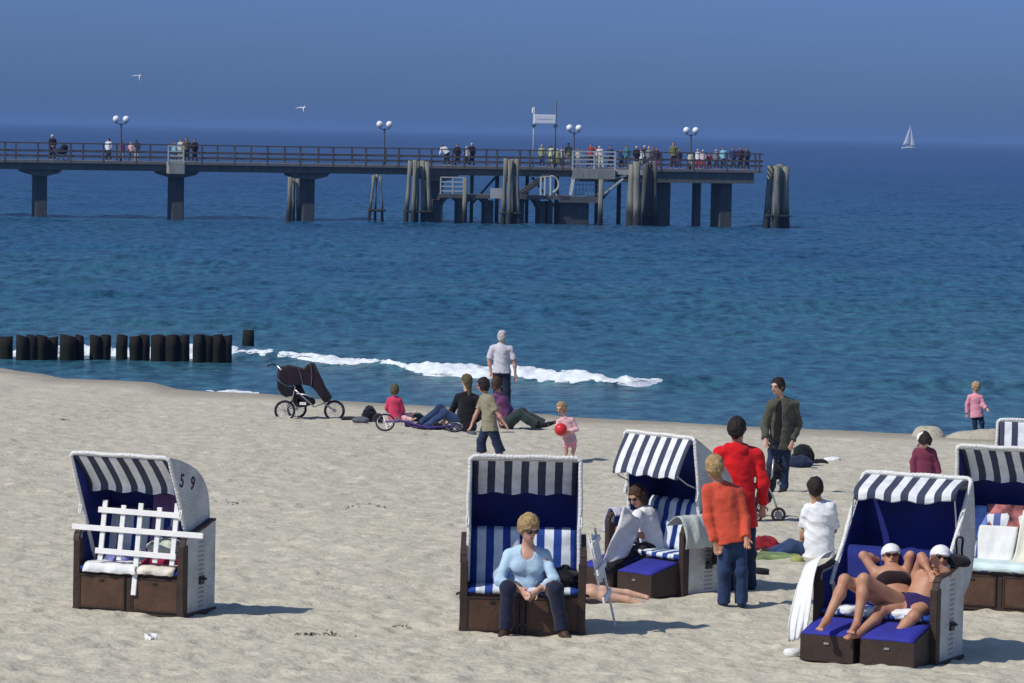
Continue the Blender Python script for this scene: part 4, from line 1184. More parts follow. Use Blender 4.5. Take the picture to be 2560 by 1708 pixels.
# legs of a third sunbather stretched out behind the middle chair
D = gy(1560, 1508)
p = Person("sunbather", D, dict(head=(1222, 1475, .25), neck=(1258, 1480, .20), sha=(1280, 1462, .25), shb=(1282, 1500, .05), ela=(1330, 1468, .35), elb=(1332, 1512, -.05), wra=(1380, 1478, .3), wrb=(1385, 1510, -.05),
    hipa=(1392, 1478, .18), hipb=(1394, 1492, .05), kna=(1478, 1474, .18), knb=(1482, 1482, .04), ana=(1566, 1482, .22), anb=(1566, 1498, .03), toa=(1618, 1494, .18), tob=(1604, 1510, .0)), 1.0,
    face=(0, 0, 1), up=(-1, 0, 0), front=(0, 0, 1), skin_=SK_LEG, h=.011, label="sunbather lying on the sand, bare legs showing past the middle beach chair")
p.bottom("shorts", C_MAROON, .010, .35)

# family by the water
D = gy(1255, 1031)
p = Person("man", D, dict(head=(1256, 842, .0), neck=(1254, 858, .0), sha=(1232, 872, 0), shb=(1275, 872, 0), ela=(1223, 900, -.02), elb=(1286, 902, -.02), wra=(1227, 928, .0), wrb=(1288, 936, .0), hipa=(1244, 928, 0), hipb=(1264, 928, 0),
    kna=(1243, 976, 0), knb=(1267, 976, 0), ana=(1245, 1022, 0), anb=(1268, 1022, 0), toa=(1243, 1026, .18), tob=(1272, 1026, .18)), 1.02, face=(.3, .95, -.1), front=(.1, 1, 0), skin_=SK_FAIR, fat=1.06, h=.014,
    label="grey-haired man in pale shirt and dark trousers standing looking out to sea")
p.top("shirt", C_GREYSH, .02, .46, .01, .008); p.bottom("trousers", C_NAVY, .018, 1.0, .007, .01); p.hair(H_GREY, "short"); p.shoes(C_BLACK)

D = gy(1228, 1152)
p = Person("child", D, dict(head=(1207, 962, 0), neck=(1214, 984, 0), sha=(1209, 996, .10), shb=(1226, 998, -.10), ela=(1193, 1030, .10), elb=(1244, 1032, -.14), wra=(1179, 1062, .04), wrb=(1262, 1060, -.16), hipa=(1218, 1066, .05), hipb=(1230, 1068, -.05),
    kna=(1203, 1104, .04), knb=(1242, 1108, -.04), ana=(1204, 1142, .06), anb=(1256, 1142, -.02), toa=(1192, 1150, .04), tob=(1243, 1150, -.04)), .84, face=(-.9, .35, -.25), front=(-.9, .3, 0), skin_=SK_MID, head_s=1.12, h=.011,
    label="child in beige t-shirt and wide blue shorts striding left over the sand")
p.top("t_shirt", C_BEIGE, .022, .40, .06, .009, loose=1.05); p.bottom("long_shorts", C_DENIM, .026, .84, .008, .030); p.hair(H_DARK, "bob"); p.features(False); p.shoes(C_SWIM)

D = gy(1320, 1075)
p = Person("woman", D, dict(head=(1242, 958, 0), neck=(1246, 980, 0), sha=(1232, 996, -.08), shb=(1262, 998, .10), ela=(1230, 1028, -.10), elb=(1276, 1026, .12), wra=(1246, 1050, -.12), wrb=(1292, 1040, .06), hipa=(1262, 1058, -.05), hipb=(1272, 1056, .10),
    kna=(1298, 1036, -.06), knb=(1306, 1032, .10), ana=(1344, 1064, -.08), anb=(1362, 1062, .10), toa=(1370, 1062, -.08), tob=(1386, 1056, .10)), .97, face=(.4, .85, -.25), front=(.85, .45, 0), skin_=SK_MID, h=.013,
    label="brown-haired woman in mauve and dark green sitting near the standing grey-haired man")
p.top("jumper", C_PURPLE, .02, .95, .03, .008); p.bottom("trousers", C_DGREEN, .030, .97, .010, .02); p.hair(H_BROWN, "long", .10); p.shoes(C_BLACK)

D = gy(1140, 1078)
p = Person("woman", D, dict(head=(1166, 952, 0), neck=(1166, 978, 0), sha=(1146, 994, .05), shb=(1192, 998, -.02), ela=(1128, 1030, .12), elb=(1202, 1040, .05), wra=(1112, 1050, .20), wrb=(1176, 1062, .22), hipa=(1150, 1064, .02), hipb=(1178, 1066, 0),
    kna=(1100, 1022, .14), knb=(1112, 1034, .0), ana=(1052, 1058, .2), anb=(1062, 1068, .05), toa=(1036, 1066, .22), tob=(1046, 1074, .06)), .98, face=(-.75, .62, -.2), front=(-.72, .68, 0), skin_=SK_FAIR, fat=1.08, h=.013,
    label="long-haired blond woman in black jacket and jeans sitting on the sand")
p.top("jacket", C_BLACK, .030, .95, .05, .010); p.bottom("jeans", C_JEANS, .018, 1.0); p.hair(H_OLIVE, "long", .24); p.shoes(C_BLACK)

D = gy(990, 1055)
p = Person("child", D, dict(head=(987, 974, 0), neck=(986, 991, 0), sha=(973, 1000, .02), shb=(1000, 1001, -.02), ela=(967, 1020, .05), elb=(1006, 1022, .02), wra=(976, 1036, .12), wrb=(1012, 1036, .10), hipa=(980, 1043, 0), hipb=(996, 1043, 0),
    kna=(1004, 1040, .12), knb=(1012, 1046, .0), ana=(1030, 1036, .12), anb=(1030, 1050, -.02), toa=(1040, 1030, .12), tob=(1040, 1046, -.02)), .66, face=(.1, .98, -.2), front=(.2, 1, 0), skin_=SK_FAIR, head_s=1.32, h=.010,
    label="small child in raspberry pink top sitting beside the scooter and bags")
p.top("pink_top", C_PINK, .030, .8, .04, .006, loose=1.1); p.bottom("trousers", C_FLORAL, .014, 1.0); p.hair(H_OLIVE, "bob")

D = gy(1420, 1150)
p = Person("child", D, dict(head=(1403, 1020, 0), neck=(1411, 1041, 0), sha=(1397, 1054, .02), shb=(1430, 1050, .02), ela=(1392, 1072, -.04), elb=(1442, 1074, .02), wra=(1400, 1084, -.14), wrb=(1420, 1080, -.12), hipa=(1416, 1100, 0), hipb=(1432, 1100, 0),
    kna=(1415, 1122, -.01), knb=(1435, 1122, .01), ana=(1415, 1144, 0), anb=(1431, 1144, 0), toa=(1406, 1149, -.04), tob=(1424, 1150, -.06)), .60, face=(-.5, -.75, -.35), front=(-.5, -.8, 0), skin_=SK_FAIR, head_s=1.38, h=.009,
    label="fair-haired toddler in pink holding a red ball")
p.top("pink_top", C_FLORAL, .026, .85, .07, .006, loose=1.08); p.bottom("shorts", C_LPINK, .016, .45); p.hair(H_PALE, "bob"); p.features(False)
c_ = at(1402, 1074, D - .22); ball = MB().ball((0, 0, 0), .112, 24).build("ball", plain("red_rubber", (.62, .03, .03), .35, .05), None, True); ball.location = c_
tag(ball, "red ball held by the toddler in pink", "ball")

D = gy(2446, 1086)
p = Person("child", D, dict(head=(2439, 969, 0), neck=(2438, 985, 0), sha=(2424, 993, .02), shb=(2453, 994, -.02), ela=(2418, 1012, .02), elb=(2458, 1012, -.06), wra=(2417, 1034, .0), wrb=(2466, 1022, -.14), hipa=(2434, 1036, 0), hipb=(2450, 1036, 0),
    kna=(2437, 1058, 0), knb=(2455, 1058, -.02), ana=(2438, 1080, 0), anb=(2456, 1080, 0), toa=(2434, 1084, .1), tob=(2462, 1084, .08)), .66, face=(-.6, .75, -.2), front=(-.1, .98, 0), skin_=SK_FAIR, head_s=1.3, h=.010,
    label="small child in pale pink jacket standing at the water's edge")
p.top("jacket", C_LPINK, .034, .97, .06, .007, loose=1.08); p.bottom("trousers", C_DENIM, .016, 1.0); p.hair(H_PALE, "puffy")

D = gy(2312, 1262)
p = Person("child", D, dict(head=(2310, 1100, -.04), neck=(2310, 1122, 0), sha=(2291, 1130, .02), shb=(2331, 1132, -.02), ela=(2283, 1156, .0), elb=(2340, 1160, .0), wra=(2284, 1184, -.05), wrb=(2347, 1186, -.02), hipa=(2300, 1186, 0), hipb=(2322, 1186, 0),
    kna=(2300, 1222, 0), knb=(2322, 1222, 0), ana=(2300, 1254, 0), anb=(2323, 1254, 0), toa=(2294, 1260, .1), tob=(2330, 1260, .1)), .74, face=(-.45, .5, -.72), up=(-.3, .5, .8), front=(-.1, 1, 0), skin_=SK_FAIR, head_s=1.25, h=.011,
    label="child in maroon jacket and dark cap behind the tipped-back beach chair")
p.top("jacket", C_MAROON, .034, .97, .04, .008, loose=1.08); p.bottom("trousers", C_BLACK, .018, 1.0); p.hair(H_DARK, "bob"); p.cap(C_WHITE, peak=True)
# ------------------------------------------------------------------ pier
PA = Vector(at(-100, 400, 234.0)); PB = Vector(at(1905, 400, 247.0))
PA.z = PB.z = 0; PD = (PB - PA).normalized(); PN = Vector((-PD.y, PD.x, 0))     # PN points out to sea
def PP(px, z, back=0.0):
    d = ray(px, 450); dd = Vector((d.x, d.y, 0)); k = (PA - Vector((CAM.x, CAM.y, 0)) + PN * back).dot(PN) / dd.dot(PN)
    q = Vector((CAM.x, CAM.y, 0)) + dd * k; q.z = z; return q
def PZ(px, py, back=0.0):
    d = ray(px, py); k = (PA - CAM + PN * back).dot(PN) / Vector((d.x, d.y, 0)).dot(PN)
    return CAM + d * k
def conc(name, col, var=.25):
    if name in MATS: return MATS[name]
    m, nt, b = new_mat(name); L = nt.links.new
    t = N(nt, "ShaderNodeTexCoord"); mp = N(nt, "ShaderNodeMapping"); mp.inputs["Scale"].default_value = (1.6, 1.6, .35); L(t.outputs["Object"], mp.inputs[0])
    nz = N(nt, "ShaderNodeTexNoise"); nz.inputs["Scale"].default_value = 2; nz.inputs["Detail"].default_value = 7; nz.inputs["Roughness"].default_value = .7; L(mp.outputs[0], nz.inputs[0])
    r = N(nt, "ShaderNodeValToRGB"); r.color_ramp.elements[0].position = .3; r.color_ramp.elements[1].position = .7
    r.color_ramp.elements[0].color = [c * (1 - var) for c in col] + [1]; r.color_ramp.elements[1].color = [c * (1 + var) for c in col] + [1]
    L(nz.outputs[0], r.inputs[0]); L(r.outputs[0], b.inputs["Base Color"]); b.inputs["Roughness"].default_value = .85; b.inputs["Specular IOR Level"].default_value = .2
    bp = N(nt, "ShaderNodeBump"); bp.inputs["Strength"].default_value = .6; bp.inputs["Distance"].default_value = .05; L(nz.outputs[0], bp.inputs["Height"]); L(bp.outputs[0], b.inputs["Normal"])
    MATS[name] = m; return m
def pile_mat(name, top, low, zl):
    """weathered pile: pale and dry above, dark and weedy in the wave zone"""
    m, nt, b = new_mat(name); L = nt.links.new
    t = N(nt, "ShaderNodeTexCoord"); g = N(nt, "ShaderNodeNewGeometry"); sp = N(nt, "ShaderNodeSeparateXYZ"); L(g.outputs["Position"], sp.inputs[0])
    mp = N(nt, "ShaderNodeMapping"); mp.inputs["Scale"].default_value = (5, 5, .5); L(t.outputs["Object"], mp.inputs[0])
    nz = N(nt, "ShaderNodeTexNoise"); nz.inputs["Scale"].default_value = 1.4; nz.inputs["Detail"].default_value = 6; L(mp.outputs[0], nz.inputs[0])
    ad = N(nt, "ShaderNodeMath", operation='MULTIPLY_ADD'); ad.inputs[1].default_value = 1.6; L(nz.outputs[0], ad.inputs[0]); L(sp.outputs[2], ad.inputs[2])
    mr = N(nt, "ShaderNodeMapRange"); mr.inputs[1].default_value = zl + .5; mr.inputs[2].default_value = zl + 1.3; L(ad.outputs[0], mr.inputs[0])
    r = N(nt, "ShaderNodeValToRGB"); r.color_ramp.elements[0].position = .3; r.color_ramp.elements[1].position = .7
    r.color_ramp.elements[0].color = [c * .6 for c in top] + [1]; r.color_ramp.elements[1].color = [c * 1.35 for c in top] + [1]; L(nz.outputs[0], r.inputs[0])
    mx_ = N(nt, "ShaderNodeMixRGB"); mx_.inputs[1].default_value = (*low, 1); L(mr.outputs[0], mx_.inputs[0]); L(r.outputs[0], mx_.inputs[2])
    L(mx_.outputs[0], b.inputs["Base Color"]); b.inputs["Roughness"].default_value = .85; b.inputs["Specular IOR Level"].default_value = .2
    bp = N(nt, "ShaderNodeBump"); bp.inputs["Strength"].default_value = .8; bp.inputs["Distance"].default_value = .04; L(nz.outputs[0], bp.inputs["Height"]); L(bp.outputs[0], b.inputs["Normal"])
    return m
M_CONC = conc("dark_concrete", (.12, .12, .112)); M_CONCL = conc("pale_concrete", (.30, .30, .27)); M_COL = conc("pier_column_concrete", (.070, .076, .082))
M_RAILW = plain("weathered_rail_wood", (.095, .082, .078), .8, .3, 2); M_PILE = pile_mat("weathered_pile", (.20, .20, .165), (.03, .035, .035), 1.1)
M_PILED = pile_mat("dark_pile", (.085, .085, .075), (.025, .03, .03), .9); M_GROY = pile_mat("groyne_pile", (.014, .011, .010), (.010, .013, .008), .3)
M_LAMPW = plain("opal_white_glass", (.85, .86, .88), .25, .03); M_POLE = plain("grey_green_pole", (.10, .11, .12), .5, .1); M_PWHITE = plain("pale_painted_steel", (.50, .52, .50), .5, .12)

PXE = 1905
def dz(px): return np.interp(px, [-100, 0, 1905], [3.66, 3.66, 3.86])      # deck height
PW = 3.6
pier = empty("pier", PP(900, 0)); ORG = pier.location.copy()
def pb(mb, name, mat, parent=pier, smooth=False):
    o = mb.build(name, mat, parent, smooth)
    o.data.transform(Matrix.Translation(-ORG)); return o
tag(pier, "long concrete and timber pier on columns running out over the sea", "pier")
def slab(px0, px1, zt, zb, b0, b1, n=1):
    m = MB(); e = [px0 + (px1 - px0) * i / n for i in range(n + 1)]
    for a, c in zip(e[:-1], e[1:]):
        q = [PP(a, 0, b0), PP(c, 0, b0), PP(c, 0, b1), PP(a, 0, b1)]
        ta, tc_ = (zt(a), zt(c)) if callable(zt) else (zt, zt); ba, bc = (zb(a), zb(c)) if callable(zb) else (zb, zb)
        zt_ = [ta, tc_, tc_, ta]; zb_ = [ba, bc, bc, ba]
        vs = [(p.x, p.y, z) for p, z in zip(q, zt_)] + [(p.x, p.y, z) for p, z in zip(q, zb_)]
        m.add(vs, [(0, 1, 2, 3), (4, 7, 6, 5), (0, 4, 5, 1), (1, 5, 6, 2), (2, 6, 7, 3), (3, 7, 4, 0)])
    return m
pb(slab(-120, PXE, dz, lambda p: dz(p) - .17, -.06, PW + .06), "deck", conc("deck_edge", (.16, .155, .15)))
pb(slab(-120, 1430, lambda p: dz(p) - .17, lambda p: dz(p) - .62, .12, .62), "edge_beam", M_CONC)
pb(slab(-120, 1430, lambda p: dz(p) - .17, lambda p: dz(p) - .62, PW - .62, PW - .12), "edge_beam", M_CONC)
pb(slab(1430, 1885, lambda p: dz(p) - .17, lambda p: dz(p) - .92, .10, PW - .1), "head_beam", M_CONC)
# columns with widening heads
def column(px, wpx, cap=True, zt=None, b0=.7, b1=2.9, name="column"):
    w = wpx / 37.0; c = PP(px, 0, (b0 + b1) / 2); zt = zt if zt else dz(px) - .60
    m = MB(); R = Matrix((PD, PN, Vector((0, 0, 1)))).transposed()
    m.box((c.x, c.y, (zt - 3) / 2), (w, b1 - b0, zt + 3), R, .05)
    o = pb(m, name, M_COL)
    if cap:
        h = MB(); hw = w * .5
        q = [(-hw - .95, zt + .02), (-hw - .75, zt - .22), (-hw + .02, zt - .42), (hw - .02, zt - .42), (hw + .75, zt - .22), (hw + .95, zt + .02)]
        h.prism(q, -.1 + (b0 - (b0 + b1) / 2) - .3, (b1 - b0) / 2 + .4, 'y')
        h.v = [tuple(R @ Vector(v) + Vector((c.x, c.y, 0))) for v in h.v]
        pb(h, "column_head", M_CONC, o)
column(99, 28); column(440, 29); column(765, 30); column(1086, 28); column(1652, 30, False, dz(1652) - .9); column(1804, 32, False, dz(1804) - .9); column(1742, 16, False, dz(1742) - .9, 1.4, 2.2)
# railings: posts one by one, rails as one timber run each side
def posts(px0, px1, step, back, zoff=0.0, h=1.12, mat=None):
    k = px0
    while k <= px1:
        if not (back < 1 and 1428 < k < 1540):
            p = PP(k, 0, back); z = dz(k) + zoff
            m = MB().box((p.x, p.y, z + h / 2 - .1), (.11, .13, h + .2), Matrix((PD, PN, Vector((0, 0, 1)))).transposed())
            pb(m, "railing_post", mat or M_RAILW)
        k += step
posts(-70, PXE, 82, 0.0); posts(-45, PXE, 84, PW)
def rails(px0, px1, back, zs=(.28, .62, 1.12), mat=None, name="railing", org=True):
    m = MB(); e = list(np.linspace(px0, px1, max(2, int((px1 - px0) / 160) + 1)))
    for a, b_ in zip(e[:-1], e[1:]):
        for z in zs:
            p, q = PP(a, dz(a) + z, back), PP(b_, dz(b_) + z, back)
            m.bar(p, q, .05 if z < 1.1 else .14, .12 if z < 1.1 else .07)
    return pb(m, name, mat or M_RAILW)
rails(-110, 1428, 0.0); rails(1540, PXE, 0.0); rails(-110, PXE, PW)
m = MB()
for z in (.28, .62, 1.12): m.bar(PP(PXE, dz(PXE) + z, 0), PP(PXE, dz(PXE) + z, PW), .05, .12)
pb(m, "end_railing", M_RAILW)
# small pale bay on the side of a column head
m = MB(); R = Matrix((PD, PN, Vector((0, 0, 1)))).transposed()
c = PP(439, dz(439) - .38, -.55); m.box(c, (1.10, .95, .80), R, .04); pb(m, "side_bay", M_CONCL)
m = MB()
for z in (.12, .42, .72, 1.06):
    m.bar(PP(420, dz(439) + z, -1.0), PP(458, dz(439) + z, -1.0), .05, .09)
for k in (420, 458): m.box(PP(k, dz(439) + .5, -1.0), (.08, .08, 1.2), R)
pb(m, "bay_railing", M_PWHITE)
# landing platform low over the water
LZ = 1.95
pb(slab(1096, 1425, LZ, LZ - .26, -2.6, -.15), "landing_deck", M_CONC)
pb(slab(1400, 1500, LZ - .05, LZ - .45, -2.6, -.15), "landing_deck", M_CONC)
def arch(px0, px1):
    m = MB(); w = (px1 - px0) / 37.0; q = [(-w / 2, LZ - .24)]
    for i in range(9):
        t = i / 8; q.append((-w / 2 + w * t, LZ - .30 - .55 * (abs(2 * t - 1) ** 3)))
    q.append((w / 2, LZ - .24))
    m.prism(q, -.7, .7, 'y'); c = PP((px0 + px1) / 2, 0, -1.4)
    m.v = [tuple(R @ Vector(v) + Vector((c.x, c.y, 0))) for v in m.v]; pb(m, "arched_beam", M_CONC)
arch(1100, 1150); arch(1158, 1216); arch(1300, 1345)
for px, w in ((1090, 18), (1150, 15), (1220, 20), (1298, 17), (1352, 14), (1372, 12)):
    c = PP(px, 0, -1.4); pb(MB().box((c.x, c.y, (LZ - 3) / 2 - .2), (w / 37, 1.3, LZ + 2.6), R, .04), "landing_column", M_COL)
for px, w, bk_ in ((1180, 9, 1.2), (1243, 10, 1.8), (1262, 8, 3.0), (1318, 9, 2.6), (1392, 11, 1.0), (1492, 9, 1.6), (1548, 11, 2.2), (1600, 10, 3.0)):
    c = PP(px, 0, bk_); pb(MB().tube([(c.x, c.y, -2), (c.x, c.y, dz(px) - .2)], w / 74, 8), "deck_pile", M_PILED, smooth=True)
for (pa, za, pb__, zb__) in ((1180, 1.2, 1243, 3.2), (1392, 1.0, 1330, 3.1), (1262, 3.1, 1318, 1.3), (1492, 1.2, 1548, 3.1)):
    pb(MB().bar(PP(pa, za, 1.4), PP(pb__, zb__, 1.4), .10, .14), "cross_brace", M_PILED)
c = PP(1430, 0, -1.3); pb(MB().box((c.x, c.y, -.75), (72 / 36.5, 1.9, 4.5), R, .08), "landing_block", M_COL)
m = MB()
for z in (.25, .55, .85, 1.15): m.bar(PP(1102, LZ + z - .05, -2.5), PP(1163, LZ + z - .05, -2.5), .05, .09)
for k in (1102, 1132, 1162): m.box(PP(k, LZ + .5, -2.5), (.07, .07, 1.2), R)
pb(m, "landing_railing", M_PWHITE)
for k, h_ in ((1163, 3.0), (1503, 3.1)):
    c = PP(k, 0, -2.7); pb(MB().tube([(c.x, c.y, -1), (c.x, c.y, h_)], .16, 10), "fender_post", M_PILE, smooth=True)
# stairs from deck down to landing
m = MB(); a0, a1 = PP(1295, LZ + .05, -1.2), PP(1362, 3.3, -.9)
for o_ in (0, -1.1):
    m.bar(a0 + PN * o_, a1 + PN * o_, .07, .22)
for i in range(10):
    p = a0.lerp(a1, (i + .5) / 10); m.box(p + PN * (-.55), (.30, 1.1, .04), R)
pb(m, "staircase", M_RAILW)
m = MB()
for k in (1352, 1362, 1376): m.bar(PP(k, LZ, -2.3), PP(k, LZ + 1.25, -2.3), .12, .12)
ring = [PP(1378, LZ + .75, -2.35) + PD * (.52 * math.cos(t)) + Vector((0, 0, .55 * math.sin(t))) for t in np.linspace(-1.4, 1.7, 12)]
m.tube(ring, .06, 6); m.bar(PP(1384, LZ + .45, -2.3), PP(1395, LZ - .15, -2.3), .14, .10); m.bar(PP(1352, LZ + 1.22, -2.3), PP(1380, LZ + 1.3, -2.3), .08)
pb(m, "ladder_frame", M_PWHITE)
# spur landing: pale panel, rail and sloping gangway
sp = pb(slab(1430, 1538, dz(1480) - .06, dz(1480) - .70, -2.2, -.1), "spur_landing", M_CONCL)
m = MB()
for z in (.30, .58, .86, 1.12): m.bar(PP(1430, dz(1480) + z, -2.15), PP(1538, dz(1480) + z, -2.15), .05, .10)
for k in (1431, 1485, 1537): m.box(PP(k, dz(1480) + .5, -2.15), (.09, .09, 1.3), R)
pb(m, "spur_railing", M_PWHITE)
m = MB(); m.box(PP(1572, dz(1560) - .25, -.6), (2.0, .9, .32), R)
m.bar(PP(1512, 2.15, -1.7), PP(1558, 3.15, -1.3), .08, .22); m.bar(PP(1500, 2.95, -1.7), PP(1566, 3.35, -1.3), .06, .10); m.bar(PP(1512, 2.15, -2.3), PP(1558, 3.15, -2.3), .08, .12)
pb(m, "gangway", M_PWHITE)
m = MB(); m.bar(PP(1427, 2.0, -2.1), PP(1434, dz(1430) - .5, -2.1), .22, .16); pb(m, "pale_strut", M_PWHITE)
m = MB()
for i in range(7): m.bar(PP(1440 + i * 9, LZ + .05, -1.9), PP(1440 + i * 9, LZ + 1.15, -1.9), .04)
for i in range(4): m.bar(PP(1438, LZ + .1 + i * .33, -1.9), PP(1496, LZ + .1 + i * .33, -1.9), .04)
pb(m, "mesh_guard", plain("grey_green_mesh", (.20, .27, .26), .6, .2))
m = MB(); m.box(PP(1242, 2.05, -2.9), (.80, .08, .68), R); m.box(PP(1280, 2.05, -2.9), (.36, .08, .68), R)
pb(m, "fender_panel", M_PWHITE)

# clusters of leaning piles
def dolphin(px, wpx, hpx_top, n, label, back=-2.2, mat=None, splay=.16, band=True, rpx=9, seed=1):
    rr = random.Random(seed); root = empty("mooring_dolphin", PP(px, 0, back)); tag(root, label, "pile cluster", "timber pile clusters around the pier")
    top = PZ(px, hpx_top, back).z; mat = mat or M_PILE
    for i in range(n):
        u = (i / (n - 1) - .5) if n > 1 else 0
        x = u * (wpx / 37.0 - .4); y = rr.uniform(-.35, .35)
        lean = splay * (-u * 2); r0 = rpx / 37.0 * rr.uniform(.85, 1.1)
        tz = top - rr.uniform(0, .22); b0 = Vector((0, 0, -2.5)) + PD * (x - lean * 1.2) + PN * (y * 1.8); t0 = Vector((0, 0, tz)) + PD * (x * .78 + lean * .1) + PN * (y * .7)
        k = 7; pts = [b0.lerp(t0, j / (k - 1)) + PD * rr.uniform(-.03, .03) for j in range(k)]
        MB().tube(pts, [r0 * 1.12 - .02 * j for j in range(k - 1)] + [r0 * .80], 10).build("pile", mat, root, True)
    if band:
        w = wpx / 37.0 + .1
        MB().box((0, 0, .75), (w * .9, .9, .16), R, .03).build("tie_beam", M_PILED, root)
    return root
dolphin(735, 40, 440, 3, "cluster of piles leaning on the third column from the left", -.9, None, .10, False, 8, 3)
dolphin(943, 40, 432, 3, "slender splayed trio of piles under the lamp left of the tall clusters", -.6, None, .28, True, 5.5, 5)
dolphin(1046, 70, 397, 5, "broad tall cluster of greenish piles standing above the railing", -2.4, None, .22, True, 8.5, 7)
dolphin(1277, 50, 395, 4, "tall pile cluster behind the white fender panels", -3.3, None, .10, True, 8, 9)
dolphin(1584, 26, 403, 2, "pale square-topped pair of piles right of the gangway", -2.6, None, .05, False, 12, 11)
dolphin(1624, 46, 405, 4, "dark crowded pile cluster beside the pale pair", -1.6, M_PILED, .12, True, 9, 13)
dolphin(1946, 64, 409, 4, "free-standing cluster of four piles past the pier's end", .5, None, .03, True, 12, 15)

# twin-globe lamps
def lamp(px, pyg, label, back=1.4):
    base = PP(px, dz(px), back); zt = PZ(px, pyg, back).z; root = empty("street_lamp", base); tag(root, label, "lamp", "twin-globe lamps along the pier")
    H_ = zt - base.z
    MB().tube([(0, 0, 0), (0, 0, .5), (0, 0, H_ - .5), (0, 0, H_ - .28)], [.09, .07, .05, .05], 8).build("pole", M_POLE, root, True)
    m = MB(); m.tube([tuple(PD * x + Vector((0, 0, z))) for x, z in ((-.33, H_ - .2), (-.30, H_ - .3), (0, H_ - .36), (.30, H_ - .3), (.33, H_ - .2))], .03, 6); m.build("arm", M_POLE, root)
    for s_ in (-1, 1):
        g = MB().ball(tuple(PD * (s_ * .33) + Vector((0, 0, H_))), .225, 20).build("globe", M_LAMPW, root, True)
        MB().tube([tuple(PD * (s_ * .33) + Vector((0, 0, H_ - .27))), tuple(PD * (s_ * .33) + Vector((0, 0, H_ - .20)))], .08, 8).build("collar", M_POLE, g)
lamp(301, 298, "lamp with two white globes near the pier's left part, between the strollers"); lamp(959, 311, "twin-globe lamp above the slender splayed piles, alone on the pier")
lamp(1433, 320, "lamp with two white globes just right of the white sign"); lamp(1725, 326, "lamp with two white globes nearest the seaward end of the pier")
# white sign on two poles with pennants
sg = empty("sign", PP(1359, dz(1359), .3)); tag(sg, "wide white board held high between two poles on the pier", "sign")
zs_, ze_ = PZ(1359, 287, .3).z - dz(1359), PZ(1359, 309, .3).z - dz(1359)
bd = MB().box((0, 0, (zs_ + ze_) / 2), (1.5, .12, zs_ - ze_), R, .02).build("board", plain("sign_white", (.93, .93, .93), .5, .02), sg)
MB().box(tuple(-PN * .065 + Vector((0, 0, (zs_ + ze_) / 2))), (1.15, .006, .03), R).build("text_line", plain("pale_grey_print", (.55, .58, .60), .6, .1), bd)
for s_, hx in ((-1, 268), (1, 252)):
    x = s_ * .76; zt = PZ(1359, hx, .3).z - dz(1359)
    po = MB().tube([tuple(PD * x), tuple(PD * x + Vector((0, 0, zt)))], .05, 8).build("pole", M_PWHITE if s_ < 0 else M_POLE, sg, True)
    MB().box(tuple(PD * x + Vector((0, 0, ze_ - .14))), (.28, .2, .16), R).build("bracket", M_POLE, po)
    g = [[tuple(PD * (x + s_ * -.02 - (.16 * i / 6) * (1 if s_ < 0 else -.35)) + PN * (.05 * math.sin(i * 1.3)) + Vector((0, 0, zt - .03 - .32 * j / 4 - .06 * i / 6 * (1 + j * .3)))) for j in range(5)] for i in range(7)]
    MB().sheet(g, .01).build("pennant", C_BLACK if s_ > 0 else C_WHITE, po, True)

# people on the pier
def pier_person(px, pyh, top_, bot, hair_, label, side=1, bend=0.0, back=1.2, face=(0, -1, 0), S=1.0, arms=0):
    base = PP(px, dz(px), back); D = base.y; sc = F_PX / D
    y0 = H_PX / 2; 
    # pixel row of the deck below this person
    q = base - CAM; depth = q.dot(_fw); fy_ = H_PX / 2 - q.dot(_up) / depth * F_PX; fxp = W_PX / 2 + q.dot(_rt) / depth * F_PX
    S_ = np.clip((fy_ - pyh) / sc / 1.72, .55, 1.12) if not bend else S
    hgt = 1.72 * S_ * sc
    def Y(f): return fy_ - hgt * f
    bx = bend * hgt
    x = fxp
    J = dict(head=(x + bx * .42, Y(.93 - abs(bend) * .55)), neck=(x + bx * .33, Y(.84 - abs(bend) * .4)), sha=(x - 6.8 * S_ + bx * .3, Y(.80 - abs(bend) * .35)), shb=(x + 6.8 * S_ + bx * .3, Y(.80 - abs(bend) * .35)),
             ela=(x - 8.5 * S_ + bx * .3, Y(.64 - abs(bend) * .3)), elb=(x + 8.5 * S_ + bx * .3, Y(.64 - abs(bend) * .3)), wra=(x - (6.0 - arms * 3) * S_ + bx * .5, Y(.52 + arms * .05 - abs(bend) * .2), -.15 * arms - .05), wrb=(x + (7.5 - arms * 4) * S_ + bx * .5, Y(.52 + arms * .05 - abs(bend) * .2), -.15 * arms),
             hipa=(x - 3.2 * S_, Y(.52)), hipb=(x + 3.2 * S_, Y(.52)), kna=(x - 3.6 * S_, Y(.28), -.02), knb=(x + 3.8 * S_, Y(.28), -.05), ana=(x - 3.8 * S_ - side * 2, Y(.05), .05), anb=(x + 3.8 * S_ + side * 2, Y(.05), -.05),
             toa=(x - 4.5 * S_, Y(.02), -.15), tob=(x + 4.5 * S_ + 2, Y(.02), -.2))
    p = Person("person", D, J, S_, face=face, front=face, h=.024, fingers=False, label=label, group="people on the pier", skin_=SK_MID)
    p.top("top", top_, .028, .95, .03, .004); p.bottom("trousers", bot, .02, 1.0, .003)
    P, r = p.HP, p.hs; o = Sdf(); o.ell(P(0, -.022, .032), np.array([.092, .106, .104]) * r, p.HF, .02)
    o.build("hair", hair_, p.body, .022, 0, 9, 0, p.origin)
    return p
TE = cloth("teal_cloth", (.05, .20, .24)); DB = cloth("dark_blue_cloth", (.03, .05, .12)); YL = cloth("pale_yellow_cloth", (.62, .66, .34)); KH = cloth("khaki_cloth", (.30, .31, .20)); OL = cloth("olive_cloth", (.16, .17, .07))
